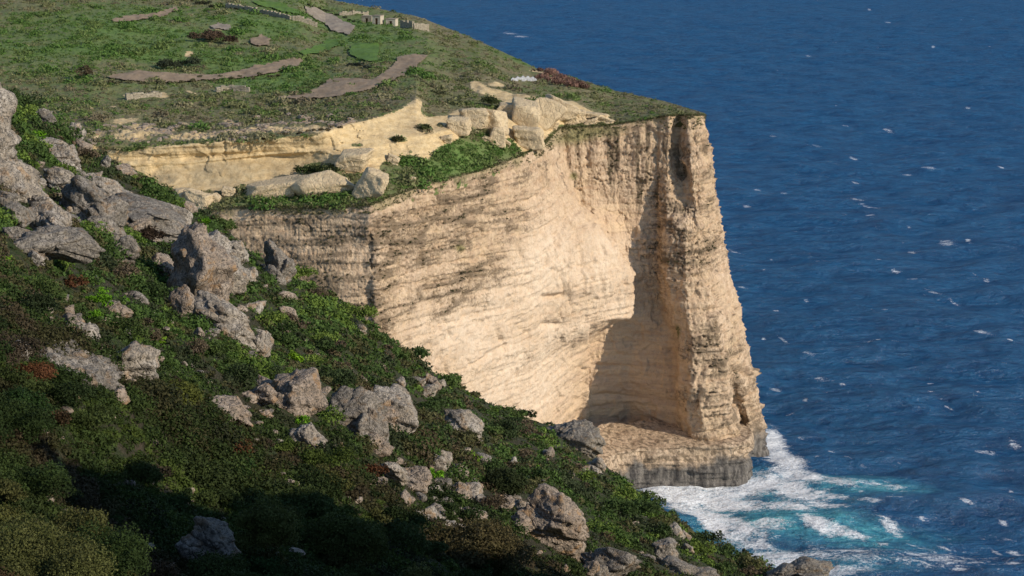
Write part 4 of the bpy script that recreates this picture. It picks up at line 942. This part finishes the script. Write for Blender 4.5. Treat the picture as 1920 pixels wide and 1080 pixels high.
for i, (x, y, w, h, lab) in enumerate([(12,488,34,32,'bright green cushion bush cut by the left frame edge'),(40,528,28,24,'small bright green bush below the left edge one'),(188,560,54,46,'largest bright green round bush on the left slope'),
   (108,622,34,44,'bright green bush above the grey scree'),(236,565,18,16,'tiny bright green tuft beside a tan stone'),(176,592,34,28,'green bush just under the largest bright round one'),(552,672,38,28,'lime green bush on open slope right of the tall stone'),
   (602,752,26,28,'bright green bush touching the large cracked tan boulder'),(568,790,34,22,'bright green cushion above the slanting grey slab'),(888,860,38,26,'round bright green cushion below the lone grey boulder'),
   (818,892,36,40,'yellow green bush right of the orange stained stone'),(72,256,30,20,'vivid grass tuft in the rocks by the crag'),(918,938,20,16,'lime tuft left of the flat tan stone'),(384,418,24,18,'lime tuft on the ridge by the whaleback boulder'),
   (1005,880,26,20,'pale green tuft high on the lower turf'),(300,640,30,24,'green tuft right of the cracked pale boulder')]):
    shrub(x, y-2, w*1.12, h*1.2, BR if i % 3 else (.21, .36, .025), lab, GB, i)
for i, (x, y, w, h, lab) in enumerate([(140,528,54,38,'rust brown bush left of the largest bright green bush'),(50,705,110,46,'wide rust brown heath at the left edge'),(442,838,70,40,'reddish brown bush in the lower left scrub'),
   (700,884,64,34,'dark brown bush left of the grey and orange stones'),(280,440,70,44,'dark purplish bush growing below the whaleback boulder')]):
    shrub(x, y, w, h, (.13, .055, .026) if i != 4 else (.05, .032, .022), lab, 'brown heath shrubs', 30+i)
shrub(75, 1050, 290, 215, (.115, .12, .04), 'large sunlit olive green bush filling the bottom left corner', None, 51, dens=2.2)
shrub(500, 985, 150, 170, (.105, .115, .032), 'olive green bush standing up in the shaded scrub', None, 52, dens=2)
shrub(265, 890, 90, 60, (.06, .075, .02), 'dim olive bush in the dark hollow', None, 53, dens=2)
shrub(655, 1010, 170, 150, (.08, .095, .026), 'dark green bush at the bottom centre', None, 54, dens=2)
shrub(900, 1030, 210, 130, (.11, .088, .04), 'twiggy brown green bush under the huge rounded boulder', None, 55, dens=2)
shrub(330, 745, 110, 40, (.12, .13, .03), 'yellowish heath cushion below the cracked pale boulder', None, 56, dens=2)
shrub(940, 905, 110, 60, (.034, .045, .016), 'dark rounded bush on the lower turf', None, 57, dens=2)
shrub(1396, 1036, 26, 32, (.03, .04, .014), 'dark bush on the ridge near the bottom right', None, 58)
shrub(985, 778, 50, 24, (.028, .045, .014), 'dark bush breaking the ridge line before the cliff', None, 59)
# shrubs on the headland
for i, (x, y, w, h, c, lab) in enumerate([(1045,150,90,24,(.27,.15,.12),'reddish purple thicket near the tip of the headland'),(600,316,84,30,(.045,.06,.02),'dark bush above the half dome block'),
   (400,70,60,34,(.10,.065,.045),'brown grey thicket in the green fields'),(335,118,80,30,(.05,.06,.035),'dark grey green thicket above the long brown strip'),(160,136,36,32,(.10,.075,.045),'round brown bush left of the long brown strip'),
   (985,193,46,12,(.06,.07,.025),'low bush row on the yellow terrace'),(918,192,44,16,(.05,.06,.022),'dark bush in a gap of the yellow terrace'),(745,262,32,9,(.06,.06,.022),'flat bush on the pale terrace rock'),
   (795,240,30,12,(.06,.07,.025),'bush tuft midway on the pale terrace rock'),(1095,222,50,16,(.06,.05,.03),'dark brush at the cliff edge below the scrub')]):
    shrub(x, y, w, h, c, lab, None, 70+i, plat=True, ls=.3, line=[(1008,140),(1015,150),(1024,146),(1032,155),(1040,148),(1046,158),(1052,152),(1058,162),(1066,156),(1073,165),(1082,163),(1090,168),(1030,140)] if i == 0 else ([(x+(a-1.5)*w*.25, y+h*.3) for a in range(4)] if w > 44 else None))

for i, (ln, hh, c, lab) in enumerate([([(205+i*19, 161-.0002*(i*19-180)**2*0-i*.9) for i in range(18)], 11, (.13,.12,.065), 'brownish bushy terrace edge under the long brown strip'),
   ([(655+i*6, 124+i*.4) for i in range(10)], 9, (.05,.06,.045), 'dark bush row below the rectangular green plot'),
   ([(355+i*9, 4+i*1.2) for i in range(12)], 9, (.06,.06,.035), 'dark bush row along the top left of the frame'),
   ([(540+i*9, 178-i*3.6) for i in range(8)], 9, (.12,.14,.06), 'green bush row on the left edge of the winding field'),
   ([(575+i*10, 12+i*3.4) for i in range(10)], 7, (.055,.065,.035), 'dark line of scrub above the grey brown tilled strip'),
   ([(470+i*13, 262-i*1.6) for i in range(14)], 8, (.17,.13,.075), 'dry brown scrub fringe over the right half of the rock band'),
   ([(770+i*7, 128+i*6) for i in range(9)], 12, (.19,.19,.10), 'straw green bushes right of the winding field')]):
    shrub(ln[len(ln)//2][0], ln[len(ln)//2][1], 60, hh, c, lab, None, 90+i, name='hedge', cat='hedge', plat=True, ls=.28, line=ln)

# ------------------------------------------------------------------ walls, huts on the headland
def box_mesh(cx, cy, cz, sx, sy, sz, rz, jit=.0, seed=0):
    v = np.array([(x, y, z) for x in (-.5, .5) for y in (-.5, .5) for z in (0, 1)], float)*np.array([sx, sy, sz])
    if jit: v += np.random.default_rng(seed).normal(size=v.shape)*jit
    a = rz; x = v[:, 0]*math.cos(a)-v[:, 1]*math.sin(a); y = v[:, 0]*math.sin(a)+v[:, 1]*math.cos(a)
    v = np.stack([x+cx, y+cy, v[:, 2]+cz], 1)
    f = np.array([(0, 1, 3, 2), (4, 6, 7, 5), (0, 4, 5, 1), (2, 3, 7, 6), (1, 5, 7, 3), (0, 2, 6, 4)]); return v, f
def rubble_wall(name, label, pts, hgt, thick, seed, mat=M_STONE, group=None):
    g = np.random.default_rng(seed); Vs = []; Fs = []; off = 0; PP = [plat_point(np.array([float(a)]), np.array([float(b)]))[0] for a, b in pts]
    for A, B in zip(PP[:-1], PP[1:]):
        L = np.linalg.norm(B-A); n = max(2, int(L/.9)); ang = math.atan2(B[1]-A[1], B[0]-A[0])
        for i in range(n):
            c = A+(B-A)*(i+.5)/n; z = -.5
            while z < hgt*g.uniform(.75, 1.1):
                h = g.uniform(.35, .6); v, f = box_mesh(c[0], c[1], c[2]+z, L/n*.97, thick*g.uniform(.85, 1.1), h*.97, ang+g.normal()*.05, .04, int(g.integers(1e6)))
                Vs.append(v); Fs.append(f+off); off += 8; z += h
    V = np.concatenate(Vs); tag(mesh(name, V, np.concatenate(Fs), mat, smooth=False, loc=PP[0]), label, 'wall', group)
GW = 'dry stone walls on the headland'
rubble_wall('stone_wall', 'long dry stone wall running left from the huts', [(636,30),(660,30),(690,29)], 1.2, .9, 1, group=GW)
rubble_wall('stone_wall', 'tall pale enclosure wall right of the huts', [(752,52),(775,55),(803,57)], 2.3, .9, 2, group=GW)
rubble_wall('stone_wall', 'retaining wall under the topmost green field', [(425,14),(460,20),(510,30),(545,38)], 1.3, .8, 3, group=GW)
rubble_wall('stone_wall', 'crumbled end of retaining wall beside the grey strip', [(548,40),(570,44),(595,52)], 1.6, 1.0, 4, group=GW)
rubble_wall('stone_wall', 'short broken wall left below the long brown strip', [(236,186),(262,184),(302,180)], 1.1, .8, 5, group=GW)
rubble_wall('stone_wall', 'short broken wall right below the long brown strip', [(405,173),(430,172),(468,174)], 1.1, .8, 6, group=GW)
def hut(px, row, w, dp, h, rz, label, seed, mat):
    P = plat_point(np.array([float(px)]), np.array([float(row)]))[0]; o = bpy.data.objects.new('stone_hut', None); COL.objects.link(o); o.location = P.tolist()
    tag(o, label, 'hut', 'stone huts on the skyline')
    t = .45; Vs = []; Fs = []; off = 0
    def add(*a):
        nonlocal off
        v, f = box_mesh(*a); Vs.append(v); Fs.append(f+off); off += 8
    dw = .5; y0 = -dp/2+t/2
    add(-(w+2*dw)/4, y0, -.6, (w-2*dw)/2, t, h+.6, 0); add((w+2*dw)/4, y0, -.6, (w-2*dw)/2, t, h+.6, 0); add(0, y0, h*.75, 2*dw, t-.01, h*.25-.005, 0)
    add(0, dp/2-t/2, -.6, w, t, h+.6, 0); add(-w/2+t/2, 0, -.6, t-.004, dp-2*t, h+.594, 0); add(w/2-t/2, 0, -.6, t-.004, dp-2*t, h+.594, 0)
    def part(nm, V, F_, m):
        p = mesh(nm, V, F_, m, smooth=False); p.parent = o; return p
    part('wall', np.concatenate(Vs), np.concatenate(Fs), mat)
    v, f = box_mesh(0, 0, h+.003, w+.2, dp+.2, .28, 0, .02, seed); part('roof', v, f, M_TRACK)
    v, f = box_mesh(0, -dp/2+t+.05, -.5, 2*dw, .08, h*.75+.5, 0); part('door', v, f, M_WOOD)
    o.rotation_euler = (0, 0, rz)
m_ = N('weathered_door_wood'); M_WOOD = m_.done(m_.mix(m_.ramp(m_.noise(6, 4), [(.4, 0.), (.6, 1.)]), (.16, .08, .035), (.09, .05, .03)), .8)
m_ = N('lime_washed_wall'); M_LIME = m_.done(m_.mix(m_.ramp(m_.noise(1.5, 5), [(.45, 0.), (.65, 1.)]), (.52, .46, .36), (.38, .31, .23)), .9)
m_ = N('old_plastic_sheet'); M_PLAS = m_.done(m_.mix(m_.ramp(m_.noise(1.5, 5), [(.4, 0.), (.6, 1.)]), (.44, .44, .44), (.27, .27, .27)), .5, m_.bump(m_.noise(2.5, 4), .6, .4))
hut(709, 47, 3.0, 3.0, 2.6, R(-20), 'cream hut with brown door left of the enclosure wall', 1, M_LIME)
hut(735, 48, 3.4, 3.0, 2.1, R(-15), 'white washed low hut joined to the enclosure wall', 2, M_LIME)
hut(690, 41, 3.6, 3.0, 2.2, R(-15), 'grey rubble hut at the end of the long dry stone wall', 3, M_STONE)
def cloche():
    A = plat_point(np.array([958.]), np.array([153.]))[0]; B = plat_point(np.array([1006.]), np.array([152.]))[0]
    u = np.linspace(0, 1, 40)[:, None]; a = np.linspace(-.15, math.pi+.15, 18)[None]; ax = B-A
    r = 1.3*(.35+.65*np.sin(u*math.pi)**.4)*(1+.18*np.sin(u*31))
    x = A[0]+ax[0]*u+0*a; y = A[1]+ax[1]*u-np.cos(a)*r; z = A[2]+ax[2]*u+np.sin(a)*r*.95
    P = np.stack([x, y, z], -1); P += (.12*noise(P, 1.5, 3))[..., None]
    tag(mesh('covered_stack', P.reshape(-1, 3), grid_faces(40, 18), M_PLAS, loc=A), 'long low stack under pale grey sheeting beside the purple thicket', 'covered stack')
cloche()
